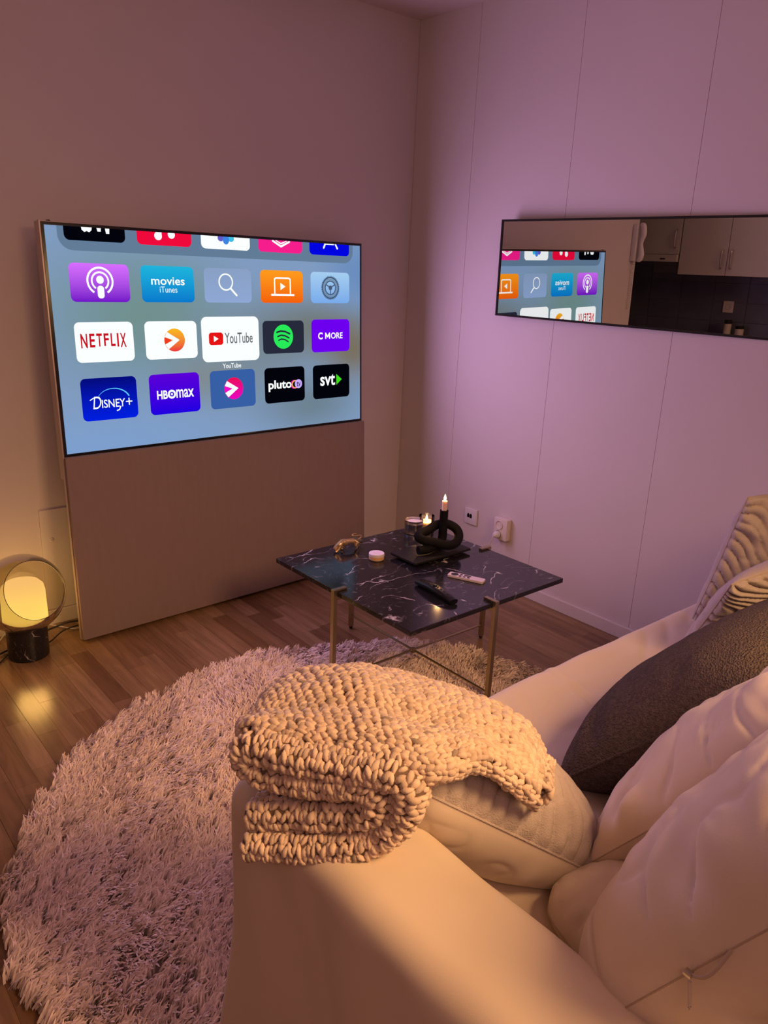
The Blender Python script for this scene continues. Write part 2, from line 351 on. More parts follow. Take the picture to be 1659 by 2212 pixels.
# ------------------------------------------------------------------ television
tvr = thing('television', 'large floor-standing television leaning on the wall, showing an app menu', 'television', tvp(AW/2, -0.7437, -0.02))
def tvbox(name, a0, a1, b0, b1, n0, n1, mat_, bev=0.002, parent=tvr):
    T = Matrix.Identity(4); T.col[0][:3] = TU; T.col[1][:3] = TV; T.col[2][:3] = TN; T.col[3][:3] = TO
    return MB().box((a0, b0, n0), (a1, b1, n1), bev=bev, T=T).build(name, mat_, parent)
BZ = 0.0105
tvbox('rear_housing', -BZ-.004, AW+BZ+.004, -0.10, AH+BZ+.004, -0.055, -0.004, M_tvframe, 0.004)
tvbox('bezel', -BZ, AW+BZ, -BZ, AH+BZ, -0.004, -0.0005, M_black, 0.0008)
tvbox('fabric_cover', -0.014, AW+0.016, -0.742, -BZ-0.001, -0.0015, 0.016, M_speaker, 0.005)
for a0, a1 in ((-0.0155, -0.0045), (AW+0.0065, AW+0.0175)):
    tvbox('side_rail', a0, a1, -0.743, AH+BZ+.005, -0.022, -0.0045, M_tvframe, 0.002)
tvbox('lower_body', -0.004, AW+0.004, -0.743, -0.10, -0.05, -0.0045, M_tvframe, 0.003)
tvbox('top_clip', 0.012, 0.024, AH+BZ+.003, AH+BZ+.0065, -0.012, -0.004, M_black, 0.0005)
foot = MB()
for a_ in (.15, AW-.15): MB().tube([tvp(a_, -0.55, -0.05), tvp(a_, -0.742, -0.09)], 0.012, 12).build('rear_foot', M_tvframe, tvr)

# screen: background picture + tiles, all flat print that shines
def sc(x, y, n): return tvp(x/1920*AW, (1080-y)/1080*AH, n)
def screen_mat():
    m = bpy.data.materials.new('menu_background'); m.use_nodes = True; nt = m.node_tree; nt.nodes.clear(); N = nt.nodes; L = nt.links
    o = N.new('ShaderNodeOutputMaterial'); e = N.new('ShaderNodeEmission'); L.new(e.outputs[0], o.inputs[0])
    g = N.new('ShaderNodeTexCoord'); mp = N.new('ShaderNodeMapping'); L.new(g.outputs['Generated'], mp.inputs[0]); mp.inputs['Scale'].default_value = (1, 0, 1)
    def blob(cx, cz, rx, rz, col, k, prev):
        q = N.new('ShaderNodeMapping'); q.inputs['Location'].default_value = (-cx/rx, 0, -cz/rz); q.inputs['Scale'].default_value = (1/rx, 0, 1/rz); L.new(mp.outputs[0], q.inputs[0])
        ln = N.new('ShaderNodeVectorMath'); ln.operation = 'LENGTH'; L.new(q.outputs[0], ln.inputs[0])
        r = N.new('ShaderNodeMapRange'); r.interpolation_type = 'SMOOTHSTEP'; r.inputs[1].default_value = 0; r.inputs[2].default_value = 1; r.inputs[3].default_value = k; r.inputs[4].default_value = 0; L.new(ln.outputs['Value'], r.inputs[0])
        x = N.new('ShaderNodeMix'); x.data_type = 'RGBA'; L.new(r.outputs[0], x.inputs[0])
        if prev is None: x.inputs[6].default_value = (*lin((128, 155, 192)), 1)
        else: L.new(prev, x.inputs[6])
        x.inputs[7].default_value = (*lin(col), 1); return x.outputs[2]
    p = blob(0.25, 0.62, 0.45, 0.5, (112, 143, 138), 0.95, None)
    p = blob(0.60, 0.42, 0.42, 0.45, (120, 138, 152), 0.95, p)
    p = blob(0.80, 0.55, 0.35, 0.25, (112, 118, 112), 0.9, p)
    p = blob(0.97, 0.42, 0.22, 0.32, (120, 112, 96), 1.0, p)
    p = blob(0.42, 0.30, 0.22, 0.2, (130, 132, 120), 0.5, p)
    p = blob(0.80, 0.12, 0.30, 0.25, (104, 124, 132), 0.8, p)
    p = blob(0.99, 0.85, 0.22, 0.3, (104, 140, 190), 0.9, p)
    p = blob(0.05, 0.0, 0.6, 0.25, (125, 160, 208), 0.8, p)
    L.new(p, e.inputs[0]); e.inputs[1].default_value = 1.0
    return m
def scquad(name, x0, y0, x1, y1, n, mat_, parent):
    return raw(name, [sc(x0, y1, n), sc(x1, y1, n), sc(x1, y0, n), sc(x0, y0, n)], [(0, 1, 2, 3)], mat_, parent, smooth=False)
screen = scquad('screen', 0, 0, 1920, 1080, 0.0, screen_mat(), tvr)
edge = emat('screen_edge_glow', (200, 212, 255))
def rrect(x0, y0, x1, y1, r, clip=None, k=8):
    pts = []
    for cx, cy, a in ((x1-r, y1-r, 0), (x0+r, y1-r, 90), (x0+r, y0+r, 180), (x1-r, y0+r, 270)):
        for i in range(k+1):
            an = math.radians(a+90*i/k); pts.append((cx+r*math.cos(an), cy+r*math.sin(an)))
    if clip is not None: pts = [(px, max(py, clip)) for px, py in pts]
    return pts
class Tile:
    """one icon of the menu: background polygon plus its mark, in screen pixels"""
    def __init__(s, x0, y0, x1, y1, mats, r=26, clip=None, n=0.0008):
        s.V = []; s.F = []; s.m = []; s.mats = list(mats); s.n = n; s.lv = 0; s.c = ((x0+x1)/2, (y0+y1)/2); s.clip = clip
        s.poly(rrect(x0, y0, x1, y1, r, clip), 0)
    def poly(s, pts, mi, lv=None):
        lv = s.lv if lv is None else lv
        if s.clip is not None: pts = [(a, max(b, s.clip)) for a, b in pts]
        b = len(s.V); s.V += [sc(a, c, s.n+lv*0.0003) for a, c in pts]; s.F.append(tuple(range(b, b+len(pts)))); s.m.append(mi)
    def ring(s, cx, cy, r0, r1, mi, a0=0, a1=360, lv=1, n=40, ry=1.0):
        b = len(s.V)
        for i in range(n+1):
            a = math.radians(a0+(a1-a0)*i/n)
            for r in (r0, r1): s.V.append(sc(cx+r*math.cos(a), cy+r*math.sin(a)*ry, s.n+lv*0.0003))
        for i in range(n): s.F.append((b+2*i, b+2*i+1, b+2*i+3, b+2*i+2)); s.m.append(mi)
    def disc(s, cx, cy, r, mi, lv=1, ry=1.0, n=36): s.poly([(cx+r*math.cos(2*PI*i/n), cy+r*math.sin(2*PI*i/n)*ry) for i in range(n)], mi, lv)
    def stroke(s, pts, w, mi, lv=1):
        for (a, b), (c, d) in zip(pts[:-1], pts[1:]):
            dx, dy = c-a, d-b; l = math.hypot(dx, dy) or 1; nx_, ny_ = -dy/l*w/2, dx/l*w/2
            s.poly([(a+nx_, b+ny_), (c+nx_, d+ny_), (c-nx_, d-ny_), (a-nx_, b-ny_)], mi, lv)
        for a, b in pts: s.disc(a, b, w/2, mi, lv, n=12)
    def text(s, body, x0, x1, y0, y1, mi, lv=1, bold=0.0, shear=0.0):
        cu = bpy.data.curves.new('t', 'FONT'); cu.body = body; cu.size = 1.0; cu.offset = bold; cu.shear = shear; cu.resolution_u = 4
        o = bpy.data.objects.new('t', cu); COL.objects.link(o); dg = bpy.context.evaluated_depsgraph_get(); me = o.evaluated_get(dg).to_mesh()
        P = np.array([v.co[:] for v in me.vertices]); mn = P.min(0); mx = P.max(0)
        b = len(s.V)
        for p in P: s.V.append(sc(x0+(p[0]-mn[0])/(mx[0]-mn[0])*(x1-x0), y1-(p[1]-mn[1])/(mx[1]-mn[1])*(y1-y0), s.n+lv*0.0003))
        for f in me.polygons: s.F.append(tuple(b+i for i in f.vertices)); s.m.append(mi)
        o.to_mesh_clear(); bpy.data.objects.remove(o); bpy.data.curves.remove(cu)
    def done(s, name, label):
        o = raw(name, s.V, s.F, s.mats, screen, smooth=False, mi=s.m)
        if label: o['label'] = label
        # gradient materials use the tile's own height
        return o
def E_(name, rgb, st=1.0, **k): return emat(name, rgb, st, **k)
def tile_grad(name, top, bot, y0, y1):
    z0 = (sc(960, y1, 0)-worigin(tvr)).z; z1 = (sc(960, y0, 0)-worigin(tvr)).z
    return emat(name, bot, 1.0, rgb2=top, axis=2, lo=z0, hi=z1)
WHT = E_('glow_white', (252, 255, 255)); WHT2 = E_('glow_soft_white', (238, 250, 255)); BLK = E_('glow_black', (3, 3, 12)); RED = E_('glow_red', (230, 20, 20)); NRED = E_('glow_dark_red', (200, 15, 30))
GRN = E_('glow_green', (40, 235, 90)); DGR = E_('glow_charcoal', (38, 42, 58)); ORG1 = E_('glow_orange', (250, 150, 20)); DARKB = E_('glow_slate', (60, 62, 74)); GREY = E_('glow_grey_blue', (95, 120, 150))
SGRN = E_('glow_lime', (60, 225, 20)); YEL = E_('glow_yellow', (245, 190, 40)); ORR = E_('glow_vermilion', (240, 60, 30)); MAG = E_('glow_magenta', (245, 10, 200)); PNK = E_('glow_rose', (240, 10, 80))
C = [(93, 393), (456, 755), (816, 1114), (1175, 1474), (1532, 1832)]
# dock band and its cut-off icons
dock = E_('glow_dock', (98, 124, 152))
t_ = Tile(56, -120, 1862, 108, [dock], 70, clip=0, n=0.0004); t_.done('dock_band', None)
t_ = Tile(C[0][0]-6, -100, C[0][1]-4, 62, [BLK, WHT], 26, clip=0); t_.poly([(172, 0), (224, 0), (222, 12), (210, 22), (198, 17), (186, 22), (174, 12)], 1, 1)
for x_, y_ in ((258, 16), (300, 24)): t_.poly([(x_-11, 0), (x_+11, 0), (x_+9, y_), (x_-7, y_)], 1, 1)
t_.done('dock_tile', 'black cut-off tile')
t_ = Tile(C[1][0]-6, -100, C[1][1]-2, 64, [E_('glow_crimson', (240, 10, 60)), WHT], 26, clip=0); t_.disc(566, 18, 21, 1); t_.disc(640, 8, 20, 1); t_.poly([(577, 0), (586, 0), (586, 16), (577, 16)], 1, 1); t_.done('dock_tile', 'red cut-off tile with note')
t_ = Tile(C[2][0]-6, -100, C[2][1], 66, [WHT, E_('glow_sky', (60, 130, 225)), E_('glow_teal', (60, 190, 225)), E_('glow_violet', (100, 90, 200))], 26, clip=0)
t_.disc(930, 8, 19, 3, 1, 0.9); t_.disc(994, 8, 19, 2, 1, 0.9); t_.disc(962, 14, 20, 1, 2, 1.3); t_.done('dock_tile', 'white cut-off tile with petals')
t_ = Tile(C[3][0]-6, -100, C[3][1], 66, [E_('glow_pink', (245, 30, 140)), WHT], 26, clip=0); t_.stroke([(1268, 4), (1324, 32), (1382, 4)], 12, 1); t_.stroke([(1290, 0), (1324, 17), (1362, 0)], 8, 1); t_.done('dock_tile', 'pink cut-off tile')
t_ = Tile(C[4][0]-5, -100, C[4][1], 66, [E_('glow_royal', (0, 5, 225)), WHT], 26, clip=0); t_.stroke([(1634, 24), (1646, 0)], 12, 1); t_.stroke([(1738, 24), (1724, 0)], 12, 1); t_.stroke([(1640, 3), (1710, 3)], 6, 1); t_.done('dock_tile', 'blue cut-off tile')
# row 1
r1 = (164, 345); Z1 = 255
t_ = Tile(C[0][0], r1[0], C[0][1], r1[1], [tile_grad('glow_purple', (215, 110, 255), (112, 15, 200), *r1), WHT])
t_.disc(243, 240, 19, 1); t_.poly(rrect(226, 268, 260, 328, 15), 1, 1)
t_.ring(243, 246, 37, 46, 1, 125, 415); t_.ring(243, 246, 58, 68, 1, 122, 418); t_.done('app_tile', 'purple tile with radiating rings')
t_ = Tile(C[1][0], r1[0], C[1][1], r1[1], [tile_grad('glow_cyan', (30, 180, 220), (10, 120, 205), *r1), WHT]); t_.text('movies', 511, 700, 218, 258, 1, bold=0.012); t_.text('iTunes', 556, 655, 266, 296, 1); t_.done('app_tile', 'blue tile reading movies')
t_ = Tile(C[2][0], r1[0], C[2][1], r1[1], [tile_grad('glow_bluegrey', (138, 160, 196), (142, 168, 212), *r1), WHT]); t_.ring(950, 236, 38, 46, 1); t_.stroke([(980, 270), (1016, 306)], 11, 1); t_.done('app_tile', 'grey-blue tile with magnifier')
t_ = Tile(C[3][0], r1[0], C[3][1], r1[1], [tile_grad('glow_amber', (255, 155, 30), (245, 95, 10), *r1), WHT])
t_.stroke([(1272, 292), (1272, 212), (1282, 206), (1372, 206), (1382, 212), (1382, 292)], 9, 1); t_.stroke([(1250, 300), (1406, 300)], 11, 1); t_.poly([(1312, 232), (1312, 274), (1348, 253)], 1, 1); t_.done('app_tile', 'orange tile with laptop')
t_ = Tile(C[4][0], r1[0], C[4][1], r1[1], [tile_grad('glow_ice', (165, 205, 240), (120, 170, 235), *r1), E_('glow_steel', (70, 90, 118)), E_('glow_gear', (110, 135, 165))])
t_.ring(1682, 255, 56, 66, 1); t_.ring(1682, 255, 46, 54, 2); t_.ring(1682, 255, 36, 44, 1); t_.disc(1682, 255, 14, 1)
for k in range(3): a = math.radians(90+120*k); t_.stroke([(1682, 255), (1682+38*math.cos(a), 255+38*math.sin(a))], 7, 1)
for k in range(40): a = 2*PI*k/40; t_.poly([(1682+66*math.cos(a-.04), 255+66*math.sin(a-.04)), (1682+71*math.cos(a-.03), 255+71*math.sin(a-.03)), (1682+71*math.cos(a+.03), 255+71*math.sin(a+.03)), (1682+66*math.cos(a+.04), 255+66*math.sin(a+.04))], 1, 1)
t_.done('app_tile', 'pale blue tile with gear')
# row 2
r2 = (441, 636)
t_ = Tile(C[0][0], r2[0], C[0][1], r2[1], [WHT, NRED]); 
for i_, ch in enumerate('NETFLIX'):
    w_ = (33, 27, 29, 26, 24, 9, 32)[i_]; x_ = (120, 160, 192, 226, 258, 288, 303)[i_]*1.0
    drop = (8, 5, 2, 0, 2, 5, 8)[i_]
    t_.text(ch, 120+(x_-120)*1.10, 120+(x_-120)*1.10+w_, 496, 558+drop, 1, bold=0.022)
t_.done('app_tile', 'white tile reading NETFLIX')
def swoosh(t_, cx, cy, r, a, b, w):
    t_.disc(cx, cy, r, a, 1, 1.0); 
    t_.poly([(cx+r*a_, cy+r*b_) for a_, b_ in ((-.70, -.71), (.48, 0), (-.62, .78), (-.93, .36), (-.15, 0), (-.955, -.28))], w, 2)
    t_.poly([(cx+r*a_, cy+r*b_) for a_, b_ in ((-.955, -.28), (-.28, 0), (-.93, .34), (-1.0, .03))], b, 3)
t_ = Tile(C[1][0], r2[0], C[1][1], r2[1], [WHT, tile_grad('glow_sunset', (250, 185, 30), (235, 40, 60), 478, 600), ORR]); swoosh(t_, 622, 539, 60, 1, 2, 0); t_.done('app_tile', 'white tile with orange arrow disc')
t_ = Tile(782, 420, 1151, 664, [WHT, RED, E_('glow_word_grey', (95, 100, 105))], 32, n=0.003); t_.poly(rrect(826, 505, 915, 572, 16), 1, 1); t_.poly([(856, 522), (856, 556), (886, 539)], 0, 2); t_.text('YouTube', 926, 1108, 508, 566, 2, bold=0.008); t_.done('app_tile', 'large white selected tile with YouTube on it')
t_ = Tile(904, 674, 905, 675, [WHT], 0.2); t_.text('YouTube', 906, 1026, 676, 702, 0, bold=0.01); t_.done('tile_caption', None)
t_ = Tile(C[3][0]+5, 446, C[3][1], 634, [DGR, GRN]); t_.disc(1324, 538, 70, 1)
for y_, w_, k in ((512, 46, 10), (536, 40, 9), (558, 34, 8)):
    t_.stroke([(1324-w_, y_), (1324-w_*.4, y_-7), (1324+w_*.3, y_-3), (1324+w_, y_+10)], k, 0, 2)
t_.done('app_tile', 'charcoal tile with green disc')
t_ = Tile(C[4][0], 442, C[4][1], 638, [E_('glow_violet_blue', (110, 0, 240)), WHT]); t_.text('C', 1582, 1618, 519, 561, 1, bold=0.035); t_.stroke([(1641, 555), (1641, 525), (1656, 546), (1671, 525), (1671, 555)], 9, 1); t_.text('ORE', 1682, 1776, 521, 559, 1, bold=0.02); t_.done('app_tile', 'violet tile reading C MORE')
# row 3
r3 = (714, 927)
t_ = Tile(97, r3[0], 389, r3[1], [tile_grad('glow_deepblue', (5, 10, 120), (0, 30, 225), *r3), WHT, E_('glow_arc', (90, 200, 255))]); 
t_.text('D', 152, 196, 806, 868, 1, bold=0.0, shear=0.2); t_.stroke([(140, 822), (158, 812), (186, 810)], 5, 1); t_.text('ISNEY', 198, 322, 824, 866, 1, bold=0.01); t_.stroke([(296, 864), (288, 880), (276, 884)], 6, 1); t_.stroke([(328, 842), (358, 842)], 6, 1); t_.stroke([(343, 826), (343, 858)], 6, 1)
for k in range(14):
    a0 = math.radians(205+k*9.5); a1 = math.radians(205+(k+1)*9.5); t_.stroke([(262+88*math.cos(a0), 836+66*math.sin(a0)), (262+88*math.cos(a1), 836+66*math.sin(a1))], 1.5+k*0.42, 2)
t_.done('app_tile', 'deep blue tile reading DISNEY+')
t_ = Tile(459, r3[0], 754, r3[1], [tile_grad('glow_indigo', (90, 0, 215), (30, 0, 225), *r3), WHT, E_('glow_indigo_flat', (60, 0, 215))]); t_.text('HB', 500, 562, 800, 846, 1, bold=0.03); t_.ring(586, 823, 13, 24, 1); t_.disc(586, 823, 6, 1); t_.text('max', 612, 718, 800, 846, 1, bold=0.015); t_.done('app_tile', 'indigo tile reading HBO max')
t_ = Tile(821, r3[0], 1116, r3[1], [E_('glow_denim', (55, 95, 165)), tile_grad('glow_redpink', (235, 15, 60), (235, 5, 190), 750, 880), MAG, WHT]); swoosh(t_, 972, 818, 62, 1, 2, 3); t_.done('app_tile', 'denim blue tile with red arrow disc')
t_ = Tile(1182, 716, 1473, 924, [BLK, WHT, YEL, MAG, E_('glow_lilac', (200, 170, 255)), DARKB]); t_.text('pluto', 1208, 1376, 790, 856, 1, bold=0.03)
t_.ring(1394, 822, 20, 26, 3); t_.ring(1402, 822, 18, 25, 2); t_.disc(1426, 820, 27, 4, 2); t_.text('tv', 1412, 1442, 806, 836, 5, 3, bold=0.02); t_.done('app_tile', 'black tile reading pluto tv')
t_ = Tile(1537, 717, 1829, 925, [BLK, WHT, SGRN]); t_.text('svt', 1594, 1712, 776, 846, 1, bold=0.02); t_.poly([(1722, 778), (1722, 846), (1766, 812)], 2, 1); t_.done('app_tile', 'black tile reading svt')

# ------------------------------------------------------------------ mirror
t = thing('wall_mirror', 'long black-framed mirror hung sideways on the right wall', 'mirror', (-0.03, -1.2, 1.28))
PSI, PHI = 0.044, 0.018
MX = Vector((math.sin(PSI), -math.cos(PSI), 0)); MN = Vector((-math.cos(PHI)*math.cos(PSI), -math.sin(PSI)*math.cos(PHI), -math.sin(PHI))); MZ = MX.cross(MN)*-1 if MX.cross(MN).z < 0 else MX.cross(MN)
T = Matrix.Identity(4); T.col[0][:3] = MX; T.col[1][:3] = MZ; T.col[2][:3] = MN; T.col[3][:3] = (-0.056, -0.6675, 1.2825)
MW, MH, fw = 1.23, 0.4035, 0.0085
for nm, lo, hi in (('frame_rail', (0, MH-fw, -.022), (MW, MH, .004)), ('frame_rail', (0, 0, -.022), (MW, fw, .004)), ('frame_end', (0, fw, -.022), (fw, MH-fw, .004)), ('frame_end', (MW-fw, fw, -.022), (MW, MH-fw, .004))):
    MB().box(lo, hi, bev=0.001, T=T).build(nm, M_blackmatte, t, smooth=False)
MB().box((fw, fw, -.004), (MW-fw, MH-fw, 0), T=T).build('mirror_pane', M_mirror, t, smooth=False)
MB().tube([T @ Vector((.25, MH-.02, -.022)), Vector((-.0015, -.92, 1.66))], .003, 8).build('hanging_bracket', M_steel, t)

# ------------------------------------------------------------------ kitchen seen in the mirror
kx0, kx1 = XL+.005, -3.2
def cab(y0, y1, z0, z1, label, handles):
    t = thing('wall_cabinet', label, 'cabinet', (kx0, (y0+y1)/2, z0))
    MB().box((kx0, y0+.001, z0), (kx1-.02, y1-.001, z1)).build('cabinet_body', M_cab, t, smooth=False)
    n = len(handles); w = (y1-y0)/n
    for i, s in enumerate(handles):
        a = y0+i*w
        d = MB().box((kx1-.019, a+.002, z0), (kx1, a+w-.002, z1), bev=0.002).build('cabinet_door', M_cab, t, smooth=False)
        hy = a+w-0.035 if s > 0 else a+0.035
        MB().tube(spline([(kx1, hy, z0+.05), (kx1+.022, hy, z0+.06), (kx1+.03, hy, z0+.115), (kx1+.022, hy, z0+.17), (kx1, hy, z0+.18)]), 0.006, 8).build('handle', M_steel, d)
cab(-0.75, -0.015, 1.405, 2.1, 'wide cream double-door kitchen cabinet above the socket, seen in mirror', (1, -1))
cab(-1.50, -0.755, 1.405, 2.1, 'cream double-door kitchen cabinet nearest the camera, seen in mirror', (1, -1))
cab(-0.01, 0.36, 1.55, 2.1, 'short single-door kitchen cabinet above the extractor hood', (-1,))
t = thing('extractor_hood', 'slim cream extractor hood under the short cabinet', 'hood', (kx0, 0.18, 1.49))
MB().box((kx0, -0.005, 1.495), (kx1+.02, 0.355, 1.548), bev=.003).build('hood_body', M_cab, t, smooth=False)
MB().box((kx1+.0195, 0.09, 1.512), (kx1+.024, 0.13, 1.522)).build('hood_switch', M_dark, t, smooth=False)
o = struct(MB().box((XL+.001, -1.3, .9), (XL+.005, YA, 1.495)).build('trim_1', M_grout, smooth=False))
for i in range(9):
    for j in range(4):
        y0 = -1.25+i*0.27; z0 = 0.905+j*0.147
        if y0+.266 < YA: MB().box((XL+.005, y0, z0), (XL+.012, y0+.266, min(z0+.143, 1.40 if y0 < .3 else 1.49)), bev=.001).build('tile', M_tile, o, smooth=False)
t = thing('base_cabinet', 'cream kitchen base cabinet with dark worktop', 'cabinet', (kx0, 0, 0))
MB().box((kx0, -1.25, .08), (XL+.6, YA-.01, .865)).build('cabinet_body', M_cab, t, smooth=False)
MB().box((kx0, -1.26, .866), (XL+.62, YA-.01, .90), bev=.003).build('worktop', M_stone, t, smooth=False)
t = thing('wall_outlet', 'cream outlet on the dark tiles, seen in mirror', 'outlet', (XL+.013, -0.305, 1.12))
MB().box((XL+.013, -.345, 1.120), (XL+.024, -.265, 1.208), bev=.003).build('outlet_plate', M_plast, t, smooth=False)
T = Matrix.Translation((XL+.0245, -.305, 1.164)) @ Matrix.Rotation(PI/2, 4, 'Y')
MB().lathe([(0.022, 0), (0.02, .002), (0.0185, -.004), (0, -.004)], T=T, n=20).build('outlet_ring', M_label, t)
for x_, y_, r_, h_, lb in ((-3.47, -.355, .028, .17, 'slim clear bottle on the kitchen worktop, seen in mirror'), (-3.47, -.450, .032, .13, 'pale jar with label on the kitchen worktop, seen in mirror')):
    t = thing('bottle' if h_ > .2 else 'jar', lb, 'bottle' if h_ > .2 else 'jar', (x_, y_, .9))
    if h_ > .2: MB().lathe([(0, .001), (r_, .001), (r_, h_*.55), (r_*.4, h_*.75), (r_*.35, h_)], (x_, y_, .9), 16).build('bottle_body', M_clear, t); MB().lathe([(r_*.5, h_), (r_*.5, h_+.02), (0, h_+.02)], (x_, y_, .9), 16).build('bottle_cap', M_plastw, t)
    else: MB().lathe([(0, .001), (r_, .001), (r_, h_*.8), (r_*.9, h_*.85)], (x_, y_, .9), 16).build('jar_body', M_label, t); MB().lathe([(r_*.95, h_*.84), (r_*.95, h_), (0, h_)], (x_, y_, .9), 16).build('jar_lid', M_dark, t)
# entry phone on the end of the television wall
t = thing('entry_phone', 'white entry phone with coiled cord on wall end, seen in mirror', 'phone', (-2.49, -0.001, 1.45))
MB().box((-2.515, -0.035, 1.50), (-2.455, -0.0005, 1.745), bev=.008).build('phone_base', M_plastw, t)
MB().tube(spline([(-2.490, -0.040, 1.745), (-2.490, -0.062, 1.735), (-2.490, -0.070, 1.68), (-2.490, -0.058, 1.62), (-2.490, -0.068, 1.55), (-2.490, -0.060, 1.515), (-2.490, -0.04, 1.508)]), [.010, .019, .020, .013, .020, .019, .010], 12).build('handset', M_plastw, t)
MB().tube([(-2.485+.006*math.cos(k*.9), -0.02+.006*math.sin(k*.9), 1.50-k*.0022) for k in range(150)], .0022, 6).build('coiled_cord', M_plastw, t)

# ------------------------------------------------------------------ lamp on the floor
lx, ly = -2.036, -0.224
t = thing('floor_lamp', 'glowing glass lamp with smoked globe on black marble base', 'lamp', (lx, ly, 0))
rb = 0.0725
MB().lathe([(0, 0.0005), (rb-.006, 0.0005), (rb-.001, .003), (rb, .008), (rb, .122), (rb-.003, .125), (0, .125)], (lx, ly, 0), 56).build('marble_base', M_marble2, t)
# inner opal glass, slightly tapering pill
dm = bpy.data.materials.new('opal_glass'); dm.use_nodes = True; nt = dm.node_tree; nt.nodes.clear()
oo = nt.nodes.new('ShaderNodeOutputMaterial'); ee = nt.nodes.new('ShaderNodeEmission'); gg = nt.nodes.new('ShaderNodeTexCoord'); ss = nt.nodes.new('ShaderNodeSeparateXYZ'); rr = nt.nodes.new('ShaderNodeMapRange'); cr = nt.nodes.new('ShaderNodeValToRGB')
nt.links.new(gg.outputs['Object'], ss.inputs[0]); nt.links.new(ss.outputs[2], rr.inputs[0]); rr.inputs[1].default_value = .13; rr.inputs[2].default_value = .31
nt.links.new(rr.outputs[0], cr.inputs[0]); nt.links.new(cr.outputs[0], ee.inputs[0]); ee.inputs[1].default_value = 1.22
tt_ = nt.nodes.new('ShaderNodeBsdfTransparent'); mm = nt.nodes.new('ShaderNodeMixShader'); mm.inputs[0].default_value = 0.33; nt.links.new(ee.outputs[0], mm.inputs[1]); nt.links.new(tt_.outputs[0], mm.inputs[2]); nt.links.new(mm.outputs[0], oo.inputs[0])
cr.color_ramp.elements[0].color = (0.95, 0.50, 0.13, 1); cr.color_ramp.elements[1].color = (0.80, 0.42, 0.13, 1); e_ = cr.color_ramp.elements.new(0.25); e_.color = (1.0, 0.66, 0.12, 1)
MB().lathe([(0, .128), (.060, .128), (.074, .136), (.0795, .152), (.0775, .262), (.073, .283), (.060, .297), (.035, .303), (0, .305)], (lx, ly, 0), 48).build('opal_shade', dm, t)
# smoked sphere with a slanted round opening facing the room
sr = 0.149; sz = 0.252; ax = Vector((0.183, -0.889, 0.419)).normalized(); q = ax.to_track_quat('Z', 'Y').to_matrix().to_4x4()
op = math.radians(47)
T = Matrix.Translation((lx, ly, sz)) @ q
prof = [(sr*math.sin(op+(PI-op)*i/40), sr*math.cos(op+(PI-op)*i/40)) for i in range(41)]
MB().lathe(prof, T=T, n=72).build('smoked_globe', M_smoke, t)
MB().tube([T @ Vector((sr*math.sin(op)*math.cos(a*2*PI/72), sr*math.sin(op)*math.sin(a*2*PI/72), sr*math.cos(op))) for a in range(72)], 0.0011, 8, closed=True).build('globe_rim', mat('dark_glass_rim', (.02, .018, .015), .1), t)
light('lamp_bulb_light', 'POINT', (lx, ly, 0.215), (1.0, 0.58, 0.18), 6.0, 0.06)
o = MB().tube(spline([(lx-.03, ly+.07, .01), (lx-.07, ly+.03, .006), (lx-.12, ly-.02, .004), (lx-.2, ly-.03, .004)]), .003, 8).build('lamp_cord', M_cordb, t)
MB().tube(spline([(lx+.06, ly+.03, .008), (lx+.10, ly+.05, .010), (lx+.16, ly+.09, .02), (lx+.235, ly+.095, .026)]), .0027, 8).build('lamp_cord', M_cordb, t)

# ------------------------------------------------------------------ coffee table
tcx, tcy, ta, tz, tr = -0.8897, -1.1366, 0.3792, 0.4017, 0.0058
T0 = Matrix.Translation((tcx, tcy, 0)) @ Matrix.Rotation(tr, 4, 'Z')
t = thing('coffee_table', 'square black marble coffee table on slim champagne metal legs', 'table', (tcx, tcy, 0))
MB().box((-ta, -ta, tz-.017), (ta, ta, tz), bev=0.0015, T=T0).build('marble_top', M_marble, t, smooth=False)
for k in range(4):
    R = T0 @ Matrix.Rotation(k*PI/2, 4, 'Z')
    w = 0.0085
    m = MB().box((ta+.001, -w, .012), (ta+.017, w, tz+.009), bev=.0012, T=R)
    m.box((ta-.040, -w, tz+.001), (ta+.003, w, tz+.009), bev=.0012, T=R)
    m.box((ta-.045, -w, tz-.030), (ta+.003, w, tz-.018), bev=.0012, T=R)
    lg = m.build('leg', M_bronze, t, smooth=False)
    MB().lathe([(0, 0.002), (.006, 0.002), (.0075, .004), (.0075, .010), (.003, .011), (.003, .014)], R @ Vector((ta+.009, 0, 0)), 16).build('foot', M_rubber, lg)
for ang, dz in ((0, 0), (PI/2, .0)):
    R = T0 @ Matrix.Rotation(ang, 4, 'Z')
    for off in (-.0,):
        MB().tube([R @ Vector((-ta-.003, off, .062+dz)), R @ Vector((0, off, .062+dz+.002)), R @ Vector((ta+.003, off, .062+dz))], .0042, 10).build('cross_bar', M_bronze, t)
MB().lathe([(0, .055), (.011, .055), (.011, .070), (0, .070)], T0 @ Vector((0, 0, 0)), 20).build('cross_hub', M_bronze, t)

TT = tz+0.0004
# slate tray
t = thing('slate_tray', 'thin black rectangular slate tray under the knot candle holder', 'tray', (-.752, -1.062, TT))
MB().box((-.901, -1.132, TT+.010), (-.603, -.991, TT+.019), bev=.002).build('tray_plate', M_stone, t, smooth=False)
for sx in (-.86, -.645):
    for sy in (-1.10, -1.02): MB().box((sx-.012, sy-.012, TT), (sx+.012, sy+.012, TT+.011), bev=.001).build('tray_foot', M_stone, t, smooth=False)
# knot candle holder
kz = TT+.0195
t = thing('candle_holder', 'black ceramic knot-shaped candle holder on the slate tray', 'candle holder', (-.72, -1.06, kz))
